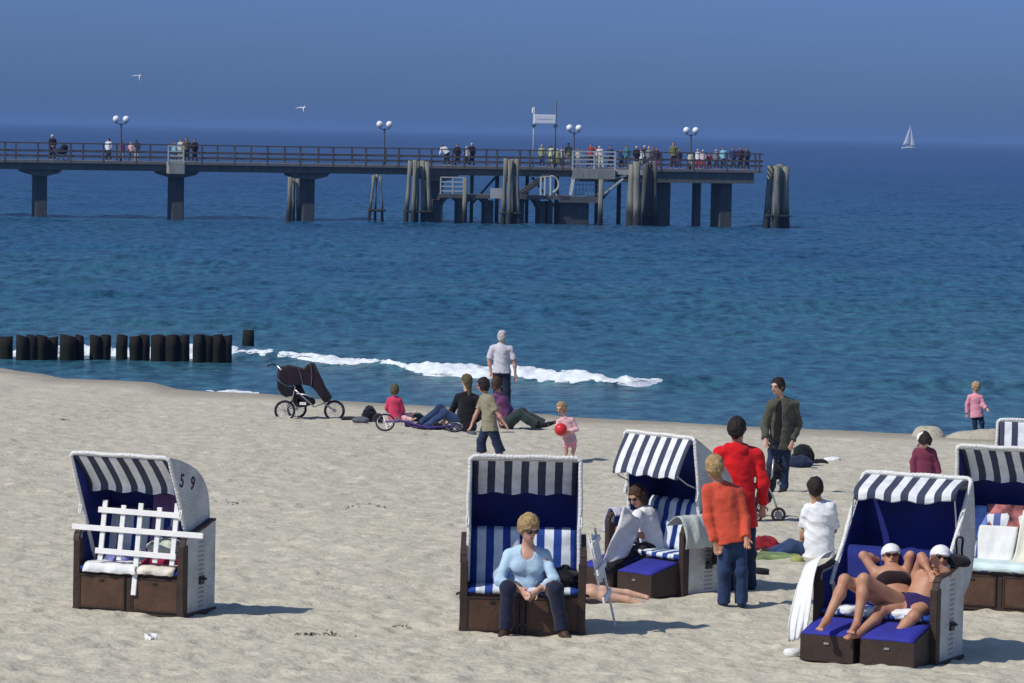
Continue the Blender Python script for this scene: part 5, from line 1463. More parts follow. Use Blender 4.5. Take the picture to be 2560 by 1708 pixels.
CR = cloth("cream_cloth", (.55, .55, .45)); GR = cloth("grey_cloth", (.20, .21, .23)); RD = cloth("dull_red_cloth", (.34, .04, .04)); LBL = cloth("light_blue_cloth", (.25, .50, .60)); RW = cloth("rosy_white_cloth", (.66, .55, .56))
pp = pier_person
pp(131, 337, C_BLACK, C_BLACK, H_GREY, "grey-haired person in dark clothes pushing a pram on the pier", face=(.9, -.4, 0), arms=1)
pp(271, 346, C_WHITE, C_NAVY, H_DARK, "person in bright white shirt walking alone left of the first lamp", back=.8, face=(-.9, -.3, 0))
pp(304, 352, C_PURPLE, GR, H_BROWN, "person in dusky mauve standing right under the first lamp", back=2.4)
pp(342, 349, GR, CR, H_OLIVE, "person in grey with pale trousers right of the first lamp", back=2.0, face=(.8, -.5, 0))
pp(437, 356, LBL, DB, H_BROWN, "person in light blue partly hidden over the pale side bay", back=2.2)
pp(452, 347, CR, KH, H_BROWN, "person in cream top standing over the pale side bay", back=1.5)
pp(466, 344, cloth("brown_cloth", (.12, .075, .05)), C_BLACK, H_DARK, "person in brown right behind the one in cream over the side bay", back=1.0)
pp(486, 348, C_BLACK, C_NAVY, H_DARK, "person in near-black clothes at the right of the group over the side bay", back=1.4)
pp(1116, 372, C_WHITE, C_NAVY, H_DARK, "person in white bending left over the railing", bend=-.35, back=.7)
pp(1143, 360, C_BLACK, C_BLACK, H_DARK, "person in black between the bending one and the white-backed pair", back=.9)
pp(1166, 366, C_GREYSH, C_NAVY, H_GREY, "person in pale grey top next to the tall one in black", back=.8)
pp(1179, 358, C_BLACK, C_NAVY, H_GREY, "tall grey-haired person in black at the right of the group of four", back=1.1)
pp(1354, 362, KH, DB, H_PALE, "light-haired person in khaki standing between the poles of the white sign", back=1.4)
pp(1376, 362, YL, KH, H_GREY, "person in pale yellow beside the right pole of the sign", back=.7)
pp(1394, 372, KH, OL, H_GREY, "shorter person in khaki next to the one in pale yellow", back=1.8)
pp(1421, 358, OL, GR, H_DARK, "dark-haired person in olive below the lamp near the sign", back=.9)
pp(1477, 360, RD, C_NAVY, H_DARK, "person in dull red behind the rail of the spur landing", back=.9)
pp(1502, 380, RW, CR, H_GREY, "person in rosy white bending beside the one in red", bend=-.16, back=.6, S=.95)
pp(1525, 364, DB, C_NAVY, H_DARK, "person in dark blue right of the bending one in rosy white", back=2.0)
pp(1566, 364, TE, DB, H_DARK, "person in teal standing above the gangway", back=1.0)
pp(1591, 366, C_BLACK, C_BLACK, H_GREY, "grey-haired person in black right of the one in teal", back=.8)
pp(1602, 372, C_WHITE, GR, H_DARK, "person in white squeezed in beside the one in black", back=2.1)
pp(1622, 367, GR, GR, H_GREY, "broad person in grey above the crowded dark piles", back=1.2)
pp(1642, 369, C_PURPLE_T, C_PURPLE, H_DARK, "person in dark plum above the right edge of the crowded piles", back=.8)
pp(1683, 356, OL, C_PURPLE_T, H_OLIVE, "tall person in olive standing left of the last lamp", back=.9)
pp(1726, 380, CR, KH, H_GREY, "short person in cream right under the last lamp", back=1.4)
pp(1744, 373, C_WHITE, RD, H_GREY, "person in white left of the two around the red skirt", back=.9)
pp(1757, 375, RW, RD, H_GREY, "person in white with red trousers in the middle of the end group", back=.5)
pp(1773, 382, RD, RD, H_PALE, "short light-haired person all in red near the pier's end", back=.7)
pp(1808, 368, LBL, DB, H_BROWN, "person in light blue near the pier's end", back=2.0)
pp(1832, 368, DB, DB, H_DARK, "person in dark blue between the light blue and the brown one", back=1.5)
pp(1850, 367, C_PURPLE_T, C_BLACK, H_DARK, "person in brownish black second from the pier's end", back=.9)
pp(1866, 368, C_DGREEN, DB, H_DARK, "last person at the pier's end, in dark green", back=1.3)
pp(1404, 368, C_GREYSH, DB, H_BROWN, "person in light grey between the two khaki ones by the sign", back=2.6)
pp(1446, 370, CR, GR, H_DARK, "person in cream top just right of the lamp near the sign", back=2.4)
pp(1488, 366, C_MAROON, GR, H_DARK, "person in maroon behind the rosy-white bending one", back=2.5)
pp(1553, 372, DB, C_NAVY, H_DARK, "person in navy half hidden left of the one in teal", back=2.4)
pp(1611, 364, C_NAVY, C_NAVY, H_GREY, "taller person in navy behind the white one by the dark piles", back=2.8)
pp(1632, 366, C_OLIVEJ, GR, H_DARK, "person in olive-brown between the grey and the plum one", back=2.2)
pp(1697, 372, C_PURPLE_T, DB, H_BROWN, "person in plum right of the tall one in olive", back=2.2)
pp(1790, 374, GR, DB, H_GREY, "person in grey between the red and the light blue one at the pier's end", back=2.6)
pp(327, 356, C_FLORAL, GR, H_PALE, "person in pale pink between the two under the first lamp", back=2.6)
# pram pushed along the pier
pr = empty("pram", PP(153, dz(153), .9)); tag(pr, "dark pram pushed by the grey-haired person on the pier", "pram")
MB().ball((0, 0, .62), .36, 14, (1.2, .7, .65)).build("basket", C_NAVY, pr, True); MB().ball((.18, 0, .85), .28, 14, (.9, .9, .8)).build("hood", C_BLACK, pr, True)
for x in (-.3, .32): MB().tube([(x + .19 * math.cos(t), -.25, .2 + .19 * math.sin(t)) for t in np.linspace(0, 6.2832, 20, endpoint=False)], .025, 6, True).build("wheel", C_BLACK, pr)
MB().bar((-.35, 0, .55), (-.72, 0, 1.02), .05).build("handle", M_STEEL, pr)

# ------------------------------------------------------------------ groyne piles
GR_PX = [(2, 30, 843), (36, 0, 0)]
groups = [(0, 30, 843, 899, 1), (41, 117, 842, 902, 3), (119, 143, 844, 901, 1), (152, 188, 842, 903, 1), (189, 208, 842, 902, 1), (225, 274, 842, 902, 2), (291, 316, 842, 902, 1), (325, 371, 842, 904, 2), (378, 411, 842, 905, 1),
          (415, 470, 842, 907, 2), (482, 578, 841, 910, 4)]
GROUP_NAMES = ["dark groyne pile cut by the photo's left edge", "close trio of groyne piles nearest the left edge", "slim groyne pile standing just right of the first trio", "broad groyne pile left of the slender fourth gap",
    "narrow groyne pile pressed against the broad one's right side", "touching pair of groyne piles between the two widest gaps", "narrowest single groyne pile, alone between two gaps", "pair of groyne piles right of the narrowest single one",
    "single upright groyne pile with thin gaps on both sides", "pair of groyne piles just left of the big dark block", "big dark block of four groyne piles"]
ORD = {2: ["left one of the ", "right one of the "], 3: ["left one of the ", "middle one of the ", "right one of the "], 4: ["first from left in the ", "second from left in the ", "third from left in the ", "rightmost in the "]}
for gi, (x0, x1, yt, yb, n) in enumerate(groups):
    for i in range(n):
        w = (x1 - x0) / n; cx = x0 + w * (i + .5); b0 = on_z(cx, yb + 2, -.05); sc = F_PX / b0.y; hgt = (yb - yt) / sc
        rr = random.Random(gi * 10 + i); r0 = w / sc / 2 * 1.13
        m = MB(); k = 6; ph = rr.uniform(0, 6)
        pts = [(rr.uniform(-.008, .008), 0, -.8 + (hgt + .8) * j / (k - 1)) for j in range(k)]
        m.tube(pts, [r0 * (1.06 - .05 * j / (k - 1)) for j in range(k - 1)] + [r0 * .98], 12)
        # grooves down the timber
        m.v = [(v[0] * (1 + .06 * math.sin(ph + 5 * math.atan2(v[1], v[0]))), v[1] * (1 + .06 * math.sin(ph + 5 * math.atan2(v[1], v[0]))), v[2] + (.03 * math.sin(v[0] * 9 + ph) if v[2] > hgt * .9 else 0)) for v in m.v]
        o = m.build("groyne_pile", M_GROY, None, True); o.location = (b0.x, b0.y + (i % 2) * .04, 0)
        for pl in o.data.polygons:
            if abs(pl.normal.z) > .7: pl.use_smooth = False
        bl = GROUP_NAMES[gi] if n == 1 else ORD[n][i] + GROUP_NAMES[gi]
        tag(o, bl, "pile", "piles of the groyne row")
b0 = on_z(620, 872, 0); sc = F_PX / b0.y
m = MB().tube([(0, 0, -.8), (0, 0, .2), (.01, 0, (872 - 825) / sc)], [15.5 / sc, 15 / sc, 14 / sc], 12); o = m.build("groyne_pile", M_GROY, None, True); o.location = (b0.x, b0.y, 0)
tag(o, "taller lone groyne pile standing in foam at the seaward end of the row", "pile", "piles of the groyne row")

# ------------------------------------------------------------------ sailing boat and gulls
bp0 = at(2273, 369, 2500); sb = empty("sailboat", (bp0.x, bp0.y, 0)); tag(sb, "white sailing boat far out near the horizon", "sailboat")
g = []
for i in range(13):
    t = i / 12; xx = -5.2 + 10.4 * t; w = 1.7 * math.sin(math.pi * min(1, .12 + t * .88)) ** .6 if t < 1 else .02
    g.append([(xx, w * math.sin(a), .95 + .25 * t - (1.25 * math.cos(a)) * (1 if abs(a) < 1.57 else 0) ** 1) for a in np.linspace(-1.57, 1.57, 9)])
MB().sheet(g, .05).build("hull", M_WPAINT, sb, True)
MB().box((-.8, 0, 1.35), (4.2, 1.7, .5), bev=.15).build("cabin", M_WPAINT, sb)
mst = MB().tube([(.8, 0, 1), (.8, 0, 17.2)], .10, 6).build("mast", M_STEEL, sb)
def sail(name, a, b_, c_, belly):
    a, b_, c_ = Vector(a), Vector(b_), Vector(c_); g = []
    for i in range(9):
        u = i / 8; l = a.lerp(c_, u); r_ = b_.lerp(c_, u)
        g.append([tuple(l.lerp(r_, j / 6) + Vector((0, belly * math.sin(math.pi * j / 6) * (1 - u * .6), 0))) for j in range(7)])
    MB().sheet(g, .03).build(name, plain("sailcloth", (.70, .72, .74), .7, .05), sb, True)
sail("mainsail", (.6, 0, 2.2), (-4.6, -.6, 2.2), (.7, 0, 16.8), -.5); sail("jib", (5.0, 0, 1.4), (.9, -.5, 1.9), (.9, 0, 14.5), -.5)
def gull(px, py, D, bank, label, sc=1.0):
    root = empty("gull", at(px, py, D)); tag(root, label, "gull", "gulls in flight")
    o = Sdf(); o.ell((0, 0, 0), (.22, .075, .075), None, .03); o.ell((.21, 0, .03), (.06, .045, .045), None, .03); o.cone((-.18, 0, 0), (-.32, 0, .01), .05, .02, .03, ((0, 0, 1), 2.5))
    for s_ in (-1, 1):
        a = bank * s_
        e = np.array([.05, s_ * .30 * math.cos(a), .30 * abs(math.sin(a)) + .10]); t = np.array([-.10, s_ * .68 * math.cos(a), .42 * abs(math.sin(a)) + .30 * (1 if s_ > 0 else .6)])
        o.cone((.04, s_ * .04, .02), e, .075, .06, .03, ((0, 0, 1), 3.0)); o.cone(e, t, .06, .02, .02, ((0, 0, 1), 3.0))
    V, Q = o.mesh(.02); b = mesh_obj("body", V * sc, Q.astype(np.int32), plain("white_feathers", (.75, .77, .80), .7, .1), root, smooth=True)
    MB().tube([(.26 * sc, 0, .03 * sc), (.33 * sc, 0, .01 * sc)], .012, 5).build("beak", plain("yellow_beak", (.5, .32, .05)), root)
    root.rotation_euler = (math.radians(random.uniform(-20, 20)), math.radians(-70), math.radians(60)); return root
gull(350, 193, 330, .7, "small white gull high over the left end of the pier"); gull(760, 272, 330, .5, "gull flying lower above the pier, left of the second lamp")
# ------------------------------------------------------------------ things in and around the beach chairs
def in_chair(ch): return Matrix.Translation(ch.location) @ Matrix.Rotation(ch.rotation_euler[2], 4, 'Z')
def draped(name, ch, path, w0, w1, mat, label, cat, wav=.02, th=.008, axis='x', seed=0, group=None, frayed=.03):
    """a cloth laid along a path of (u,z) points; axis 'x': path runs in depth, width along the chair; 'y': the other way round"""
    P = catmull(path, 5); rr = np.random.RandomState(seed); ph = rr.rand(4) * 6
    n = 15; g = []
    for i, p in enumerate(P):
        row = []
        t = i / (len(P) - 1)
        for j in range(n):
            w = w0 + (w1 - w0) * j / (n - 1); w += frayed * math.sin(4 * t + ph[0]) * (j / (n - 1) - .5)
            d = wav * (math.sin(w * 23 + ph[1] + 2 * t) + .6 * math.sin(w * 47 + ph[2] + 4 * t)) * (.3 + .7 * t)
            a, z = p[0] + d, p[1] + abs(d) * .5
            row.append((w, a, z) if axis == 'x' else (a, w, z))
        g.append(row)
    o = MB().sheet(g, th).build(name, mat, None, True)
    o.matrix_world = in_chair(ch); tag(o, label, cat, group); return o
def lump(name, center, size, mat, label, cat, seed=1, wr=.03, h=.014, ch=None, extra=None, rot=0.0):
    o = Sdf(); rr = np.random.RandomState(seed); c = V3((0, 0, 0)); s_ = V3(size)
    ca_, sa_ = math.cos(rot), math.sin(rot); RR = np.array([[ca_, -sa_, 0], [sa_, ca_, 0], [0, 0, 1]])
    o.ell(c + (0, 0, s_[2] * .6), s_, RR, .05)
    for k in range(6):
        d = (rr.rand(3) - .5) * np.array([1.3, 1.1, .5]) * s_; d = RR @ d; o.ell(c + d + (0, 0, s_[2] * .6), s_ * (.35 + .3 * rr.rand()), RR, .05)
    if extra: extra(o)
    V, Q = o.mesh(h, wr * max(min(size), .04) * 6, 11, seed)
    V = V[:, :]; V[:, 2] = np.maximum(V[:, 2], -.01)
    ob = mesh_obj(name, V, Q.astype(np.int32), mat, None, smooth=True)
    ob.location = (in_chair(ch) @ Vector(center)) if ch else Vector(center)
    tag(ob, label, cat); return ob
def lattice(loc, M3, label, xs, zs, H0=.20, H1=1.12, longx=(-.66, .80), cen=2):
    root = empty("lattice_gate"); root.matrix_world = M3; tag(root, label, "lattice gate", "white wooden lattice gates of the beach chairs")
    for i, x in enumerate(xs):
        z0 = H0 if i == cen else .52 + .015 * (i % 2); z1 = H1 + (.01, -.03, .0, -.03, .02)[i % 5]
        MB().bar((x, 0, z0), (x + .01, 0, z1), .055, .018, bev=.004, up=(0, 1, 0)).build("upright_slat", M_WPAINT, root)
    for k, z in enumerate(zs):
        a, b_ = (longx if k == 1 else (xs[0] - .05, xs[-1] + .05))
        MB().bar((a, -.022, z), (b_, -.022, z - .012), .022, .058, bev=.004).build("cross_bar", M_WPAINT, root)
    return root
Mx = in_chair(b1) @ Matrix.Translation((0, -.055, 0)) @ Matrix.Rotation(math.radians(-8), 4, 'X')
lattice(None, Mx, "white lattice gate closing the front of the chair numbered 59", [-.33, -.12, .07, .28, .47], [1.03, .845, .62])
Mx = in_chair(b2) @ Matrix.Translation((.86, .10, -.02)) @ Matrix.Rotation(math.radians(-13), 4, 'Y') @ Matrix.Rotation(math.radians(83), 4, 'Z')
lattice(None, Mx, "white lattice gate leaning edge-on against the woman's chair", [.02, .18, .34, .50, .66], [.93, .66, .38], .0, 1.0, (-.05, .74), 4)

T_WH = cloth("white_towelling", (.76, .77, .76), .06); T_MAUVE = cloth("mauve_towelling", (.30, .16, .36), .2); T_RED = cloth("dark_red_cushion", (.28, .02, .06), .2)
T_GRN = cloth("white_green_print", (.52, .60, .50), .45); T_SAGE = cloth("sage_white_towelling", (.50, .55, .50), .08)
T_PRINT = cloth("red_blue_print", (.50, .18, .18), .9); T_BLU = cloth("light_blue_towelling", (.20, .32, .75), .2); T_CRM = cloth("cream_towelling", (.74, .74, .62), .08); T_MINT = cloth("mint_white_towelling", (.62, .76, .76), .1)
draped("towel", b1, [(.60, 1.18), (.55, 1.0), (.50, .82), (.44, .60), (.42, .50)], -.02, .46, T_MAUVE, "mauve towel hung over the backrest behind the lattice", "towel", .012, seed=1)
draped("towel", b1, [(.34, .50), (.15, .50), (.0, .49), (-.04, .45), (-.04, .40)], -.50, .10, T_WH, "white towel laid along the front seat edge behind the lattice", "towel", .014, seed=2)
lump("pillow", (.30, .26, .47), (.20, .13, .08), T_RED, "dark red cushion on the seat behind the lattice", "pillow", 4, ch=b1)
lump("towel", (.26, .30, .60), (.19, .13, .09), T_GRN, "crumpled white and green printed cloth on top of the red cushion", "towel", 5, ch=b1)
lump("towel", (-.26, .28, .46), (.12, .10, .07), cloth("blue_white_print", (.20, .22, .50), .8), "small blue and white bundle at the left end of the latticed seat", "towel", 6, ch=b1)
draped("towel", b1, [(.20, .50), (.05, .495), (-.03, .46), (-.035, .41)], .12, .50, cloth("pastel_print", (.72, .66, .56), .3), "pastel striped towel over the right half of the latticed seat edge", "towel", .014, seed=8)
# woman's chair: dark jacket and cloth beside her
lump("jacket", (.40, .26, .47), (.13, .12, .13), C_BLACK, "black bundled jacket on the seat beside the woman in pale blue", "jacket", 7, ch=b2)
# reader's chair
draped("towel", b3, [(-.48, .80), (-.55, .87), (-.62, .85), (-.67, .70), (-.66, .60)], .02, .34, cloth("lilac_white_cloth", (.58, .56, .70), .12), "lilac-white cloth over the reader's far armrest", "towel", .014, axis='y', seed=3)
draped("towel", b3, [(.38, .78), (.48, .86), (.58, .90), (.66, .84), (.72, .66), (.70, .54)], -.06, .40, T_SAGE, "pale sage towel thrown over the armrest beside the reader", "towel", .02, axis='y', seed=4)
draped("jacket", b3, [(.56, .94), (.65, .92), (.70, .74), (.72, .50), (.70, .34)], .34, .62, C_BLACK, "black jacket hanging from the outer side of the reader's chair", "jacket", .03, axis='y', seed=5, th=.03)
paper_c = at(1560, 1335, D3 - .12)
g = []
pts_ = [(1592, 1262), (1540, 1310), (1510, 1405)]
A0, A1, A2 = at(1560, 1266, D3 - .05), at(1542, 1320, D3 - .20), at(1506, 1404, D3 - .30)
C0, C1, C2 = at(1602, 1300, D3 + .10), at(1592, 1345, D3 - .02), at(1556, 1414, D3 - .16)
for i in range(11):
    t = i / 10; l = (A0.lerp(A1, t * 2) if t < .5 else A1.lerp(A2, t * 2 - 1)); r_ = (C0.lerp(C1, t * 2) if t < .5 else C1.lerp(C2, t * 2 - 1))
    g.append([tuple(l.lerp(r_, j / 8) + Vector((0, .02 * math.sin(j * .9 + i * .7), .012 * math.sin(i * 1.1 + j)))) for j in range(9)])
np_ = MB().sheet(g, .003).build("newspaper", plain("newsprint", (.84, .83, .80), .9, .07, 9), None, True); tag(np_, "open white paper held by the reader and hanging over their knees", "newspaper")
# sunbathers' chair
g = []
for (xl, yl, dl, xr, yr_, dr) in ((2072, 1392, .45, 2082, 1376, .6), (2040, 1398, .30, 2062, 1384, .5), (2012, 1412, .20, 2046, 1402, .42), (1998, 1446, .12, 2034, 1440, .34), (1984, 1490, .06, 2028, 1488, .26), (1974, 1530, .02, 2022, 1532, .2), (1968, 1566, .0, 2014, 1572, .15), (1969, 1604, .0, 2004, 1596, .12)):
    a_, b__ = at(xl, yl, D4 + dr + .03), at(xr, yr_, D4 + dl + .03); t_ = len(g) / 7
    g.append([tuple(a_.lerp(b__, j / 16) + Vector((.006 * math.sin(j * 2.1 + t_), -.012 * math.sin(j * 1.15 + .8 * t_) * (.4 + t_) - .004 * math.sin(j * 2.7), .012 * math.sin(j * 1.9) * t_)) ) for j in range(17)])
gg = [[tuple(p) for p in row] for row in zip(*[catmull(list(col), 4) for col in zip(*g)])]
ob_ = MB().sheet(gg, .008).build("towel", T_WH, None, True); tag(ob_, "long white towel hanging down outside the sunbathers' left armrest", "towel")
lump("bag", (.62, .52, .90), (.09, .12, .065), C_BLACK, "black bag resting on the armrest beside the capped man", "bag", 9, ch=b4)
for q, (x_, y_) in enumerate(((-.24, .03), (.02, .04), (.26, .06))):
    lump("pad", (x_, y_, .44), (.10, .07, .035), T_WH, ("small white pad on the seat edge under the woman's knees", "small white pad between the sunbathers' legs", "small cream pad under the man's right thigh")[q], "pad", 11 + q, ch=b4, h=.011)
lump("towel", (-.82, -.02, .0), (.06, .05, .03), T_WH, "crumpled white cloth on the sand at the foot of the hanging towel", "towel", 15, ch=b4)
c_ = MB(); Mt = in_chair(b4)
loop = [(HW + .03, .62 + .10 * math.sin(t) + .03 * math.sin(3 * t), 1.02 + .13 * math.cos(t)) for t in np.linspace(0, 6.283, 18, endpoint=False)]
cd_ = MB().tube(loop, .011, 6, True).build("cord", C_BLACK, [k for k in b4.children if k.name.startswith("hood")][0])
# right-hand chair
draped("towel", b5, [(.60, 1.08), (.52, .90), (.46, .70), (.42, .52)], -.30, .10, T_PRINT, "red and blue printed towel against the backrest of the right-edge chair", "towel", .014, seed=9)
draped("towel", b5, [(.565, 1.06), (.50, .90), (.44, .72)], -.44, -.28, T_BLU, "light blue towel at the left end of the right-edge chair's backrest", "towel", .01, seed=10)
draped("towel", b5, [(.48, .86), (.42, .70), (.36, .52), (.20, .50)], -.34, .06, T_WH, "white sheet draped low on the backrest of the right-edge chair", "towel", .012, seed=12)
draped("towel", b5, [(.52, 1.04), (.40, .84), (.30, .60), (.16, .51), (.0, .50)], .10, .34, T_CRM, "cream towel falling slantwise over the right-edge chair's seat", "towel", .018, seed=13)
draped("towel", b5, [(.34, .51), (.16, .51), (.0, .505), (-.045, .46), (-.04, .42)], -.48, .42, T_MINT, "mint-white scalloped towel over the right-edge chair's front edge", "towel", .018, seed=14)

# ------------------------------------------------------------------ three-wheeled jogging stroller
SP = ground(772, 1048); Sx = F_PX / SP.y
def sx3(px, py, dy=0.0): return (at(px, py, SP.y + dy) - SP)
st = empty("jogging_stroller", SP); tag(st, "black three-wheeled jogging stroller standing near the water", "stroller")
M_TYRE = plain("black_rubber", (.018, .018, .018), .8, .1); M_SILV = plain("silver_tube", (.42, .43, .45), .3, .1, metal=.7)
M_SNAVY = cloth("dark_plum_canvas", (.020, .012, .018), .3); M_GREYC = cloth("grey_canvas", (.10, .11, .13), .2)
def wheel(px, py, dy, rpx, yaw=0.0):
    c = sx3(px, py, dy); r_ = rpx / Sx; ca_, sa_ = math.cos(yaw), math.sin(yaw)
    f_ = lambda rr_, t: c + Vector((rr_ * math.cos(t) * ca_, rr_ * math.cos(t) * sa_, rr_ * math.sin(t)))
    w = empty("wheel"); w.parent = st
    MB().tube([f_(r_, t) for t in np.linspace(0, 6.2832, 36, endpoint=False)], .021, 8, True).build("tyre", M_TYRE, w, True)
    MB().tube([f_(r_ - .028, t) for t in np.linspace(0, 6.2832, 36, endpoint=False)], .008, 6, True).build("rim", M_SILV, w, True)
    m = MB()
    for t in np.linspace(0, 6.2832, 14, endpoint=False): m.tube([f_(.02, t + .3), f_(r_ - .03, t)], .0035, 4)
    m.build("spokes", M_SILV, w); MB().tube([c + Vector((-sa_ * .04, ca_ * .04, 0)), c - Vector((-sa_ * .04, ca_ * .04, 0))], .028, 8).build("hub", M_SILV, w)
wheel(712, 1027, -.26, 24, .12); wheel(742, 1022, .28, 23, .12); wheel(836, 1027, .0, 24, .0)
m = MB()
for dy in (-.22, .22):
    m.tube([sx3(725, 1018, dy), sx3(738, 968, dy), sx3(718, 940, dy), sx3(692, 914, dy)], .016, 8)
    m.tube([sx3(738, 975, dy), sx3(786, 1018, dy * .7), sx3(810, 1008, dy * .4), sx3(836, 1027, dy * .25)], .016, 8)
    m.tube([sx3(812, 1006, dy * .4), sx3(798, 992, dy * .8), sx3(740, 984, dy)], .013, 8)
m.tube([sx3(725, 1022, -.28), sx3(730, 1020, .3)], .013, 6)
m.build("frame", M_SILV, st, True)
MB().tube([sx3(668, 915, -.22), sx3(680, 911, -.22), sx3(692, 914, -.22)] + [sx3(690, 914, y_) for y_ in (-.1, .1, .22)], .018, 8).build("handle", M_TYRE, st, True)
o = Sdf()
W2 = lambda px, py, dy=0: tuple(sx3(px, py, dy))
def fl(o_, a, b_, r1, r2, k_=.06, f_=1.0): o_.cone(a, b_, r1, r2, k_, ((0, 1, 0), f_))
def padded(poly, half, name, mat, parent):
    """a fabric body: the side outline carried across the width, rounded over towards both sides"""
    c0 = np.mean(np.array(poly, float), axis=0); n = len(poly); vs = []; fs = []
    layers = [(-1.0, .80), (-.94, .93), (-.7, 1.0), (0, 1.03), (.7, 1.0), (.94, .93), (1.0, .80)]
    for f_, sc_ in layers:
        for k, p_ in enumerate(poly):
            q_ = c0 + (np.array(p_) - c0) * sc_ * (1 + .02 * math.sin(k * 2.3 + f_ * 4)); vs.append(W2(q_[0], q_[1], half * f_))
    for a in range(len(layers) - 1):
        for k in range(n): fs.append((a * n + k, a * n + (k + 1) % n, (a + 1) * n + (k + 1) % n, (a + 1) * n + k))
    fs.append(tuple(range(n))[::-1]); fs.append(tuple((len(layers) - 1) * n + k for k in range(n)))
    m_ = MB(); m_.add(vs, fs); ob = m_.build(name, mat, parent)
    return ob
hood_p = [(694, 930), (702, 919), (722, 913), (744, 917), (760, 922), (768, 912), (778, 907), (787, 909), (794, 926), (803, 946), (814, 968), (829, 991), (822, 1002), (813, 1006), (803, 996), (790, 978), (776, 966), (758, 961), (742, 962), (722, 965), (704, 955), (694, 944)]
padded(hood_p, .26, "canopy", M_SNAVY, st)
padded([(692, 950), (704, 958), (722, 967), (738, 964), (737, 980), (730, 990), (715, 993), (702, 986), (693, 972)], .24, "rear_pouch", C_BLACK, st)
MB().tube([W2(744, 916, -.27), W2(752, 938, -.275), W2(757, 960, -.27)], .010, 5).build("hood_rib", M_GREYC, st)
MB().tube([W2(776, 908, -.27), W2(780, 936, -.275), W2(778, 964, -.27)], .010, 5).build("hood_rib", M_GREYC, st)
o = Sdf()
fl(o, W2(744, 972), W2(750, 1000), .12, .14, .06, .7); fl(o, W2(752, 1004), W2(780, 1004), .11, .07, .06, .7)
o.build("seat_sling", M_SNAVY, st, .016, .012, 7, 3)
MB().tube([W2(782, 908, -.25), W2(798, 942, -.26), W2(814, 982, -.2), W2(822, 992, -.14)], .015, 6).build("canopy_hoop", M_TYRE, st, True)
MB().box(W2(757, 1009, -.24), (.13, .012, .055)).build("reflector", M_WPAINT, st)

# ------------------------------------------------------------------ clutter of the family by the water
def gl(px, py): g_ = ground(px, py); return g_
lump("backpack", gl(924, 1054) - Vector((0, 0, 0)), (.13, .14, .20), C_BLACK, "black arched backpack left of the child in raspberry pink", "backpack", 21, ch=None)
lump("bag", gl(945, 1058), (.09, .10, .13), M_SNAVY, "small plum bag between the arched backpack and the pink child", "bag", 22)
lump("blanket", gl(900, 1056), (.16, .13, .07), M_GREYC, "grey rolled blanket at the left end of the family's things", "blanket", 23)
lump("jacket", gl(872, 1050), (.16, .12, .035), C_BLACK, "flat black jacket on the sand behind the stroller's front wheel", "jacket", 24)
lump("bag", gl(1043, 1054), (.14, .12, .11), C_DGREEN, "olive-brown rounded bag behind the child in raspberry pink", "bag", 25)
lump("bag", gl(1066, 1072), (.20, .14, .06), cloth("violet_blue_cloth", (.05, .045, .20), .3), "violet-blue bundle under the blond woman's shins", "bag", 26)
lump("jacket", gl(1108, 1074), (.20, .12, .055), M_GREYC, "crumpled grey jacket in front of the blond woman", "jacket", 27)
lump("bag", gl(1022, 1068), (.07, .09, .075), M_SNAVY, "small dark pouch lying by the scooter's middle", "bag", 28)
lump("towel", gl(1012, 1050), (.12, .12, .03), C_FLORAL, "pale pink cloth spread beside the child in raspberry pink", "towel", 29)
# child's bicycle lying on its side
bkp = gl(1010, 1084); bk = empty("childs_bicycle", bkp + Vector((0, 0, .02)), 0.0); tag(bk, "small child's bicycle lying flat on the sand in front of the family", "bicycle")
sc = F_PX / bkp.y
def flatw(cx, cy, r_, tilt):
    w = empty("wheel"); w.parent = bk
    f_ = lambda rr_, t: Vector((cx + rr_ * math.cos(t), cy + rr_ * math.sin(t) * math.cos(tilt), .05 + r_ * math.sin(tilt) * .9 + rr_ * math.sin(t) * math.sin(tilt)))
    MB().tube([f_(r_, t) for t in np.linspace(0, 6.2832, 28, endpoint=False)], .016, 6, True).build("tyre", M_TYRE, w, True)
    MB().tube([f_(r_ - .02, t) for t in np.linspace(0, 6.2832, 28, endpoint=False)], .006, 6, True).build("rim", M_SILV, w, True)
    m = MB()
    for t in np.linspace(0, 6.2832, 10, endpoint=False): m.tube([f_(.01, t), f_(r_ - .02, t)], .003, 4)
    m.build("spokes", M_SILV, w)
flatw(-.36, .0, .17, 1.05); flatw(.95, .05, .17, .5)
M_PUR = plain("violet_paint", (.10, .05, .25), .4, .15)
m = MB(); m.tube([(-.36, 0, .2), (-.05, 0, .22), (.45, .05, .10), (.95, .05, .14)], .016, 7); m.tube([(-.05, 0, .22), (.15, .1, .10), (.45, .05, .10)], .014, 6); m.tube([(.45, .05, .10), (.70, .2, .12), (.95, .05, .14)], .012, 6); m.build("frame", M_PUR, bk, True)
MB().tube([(-.30, -.22, .10), (-.12, -.02, .30), (-.05, .22, .16)], .012, 6).build("handlebar", M_SILV, bk, True)
MB().ball((.62, .22, .14), .07, 10, (1.4, .9, .6)).build("saddle", C_BLACK, bk, True)
lump("shoe", gl(1178, 1086), (.09, .06, .03), M_GREYC, "pale grey shoe lying right of the fallen bicycle", "shoe", 30, h=.011)

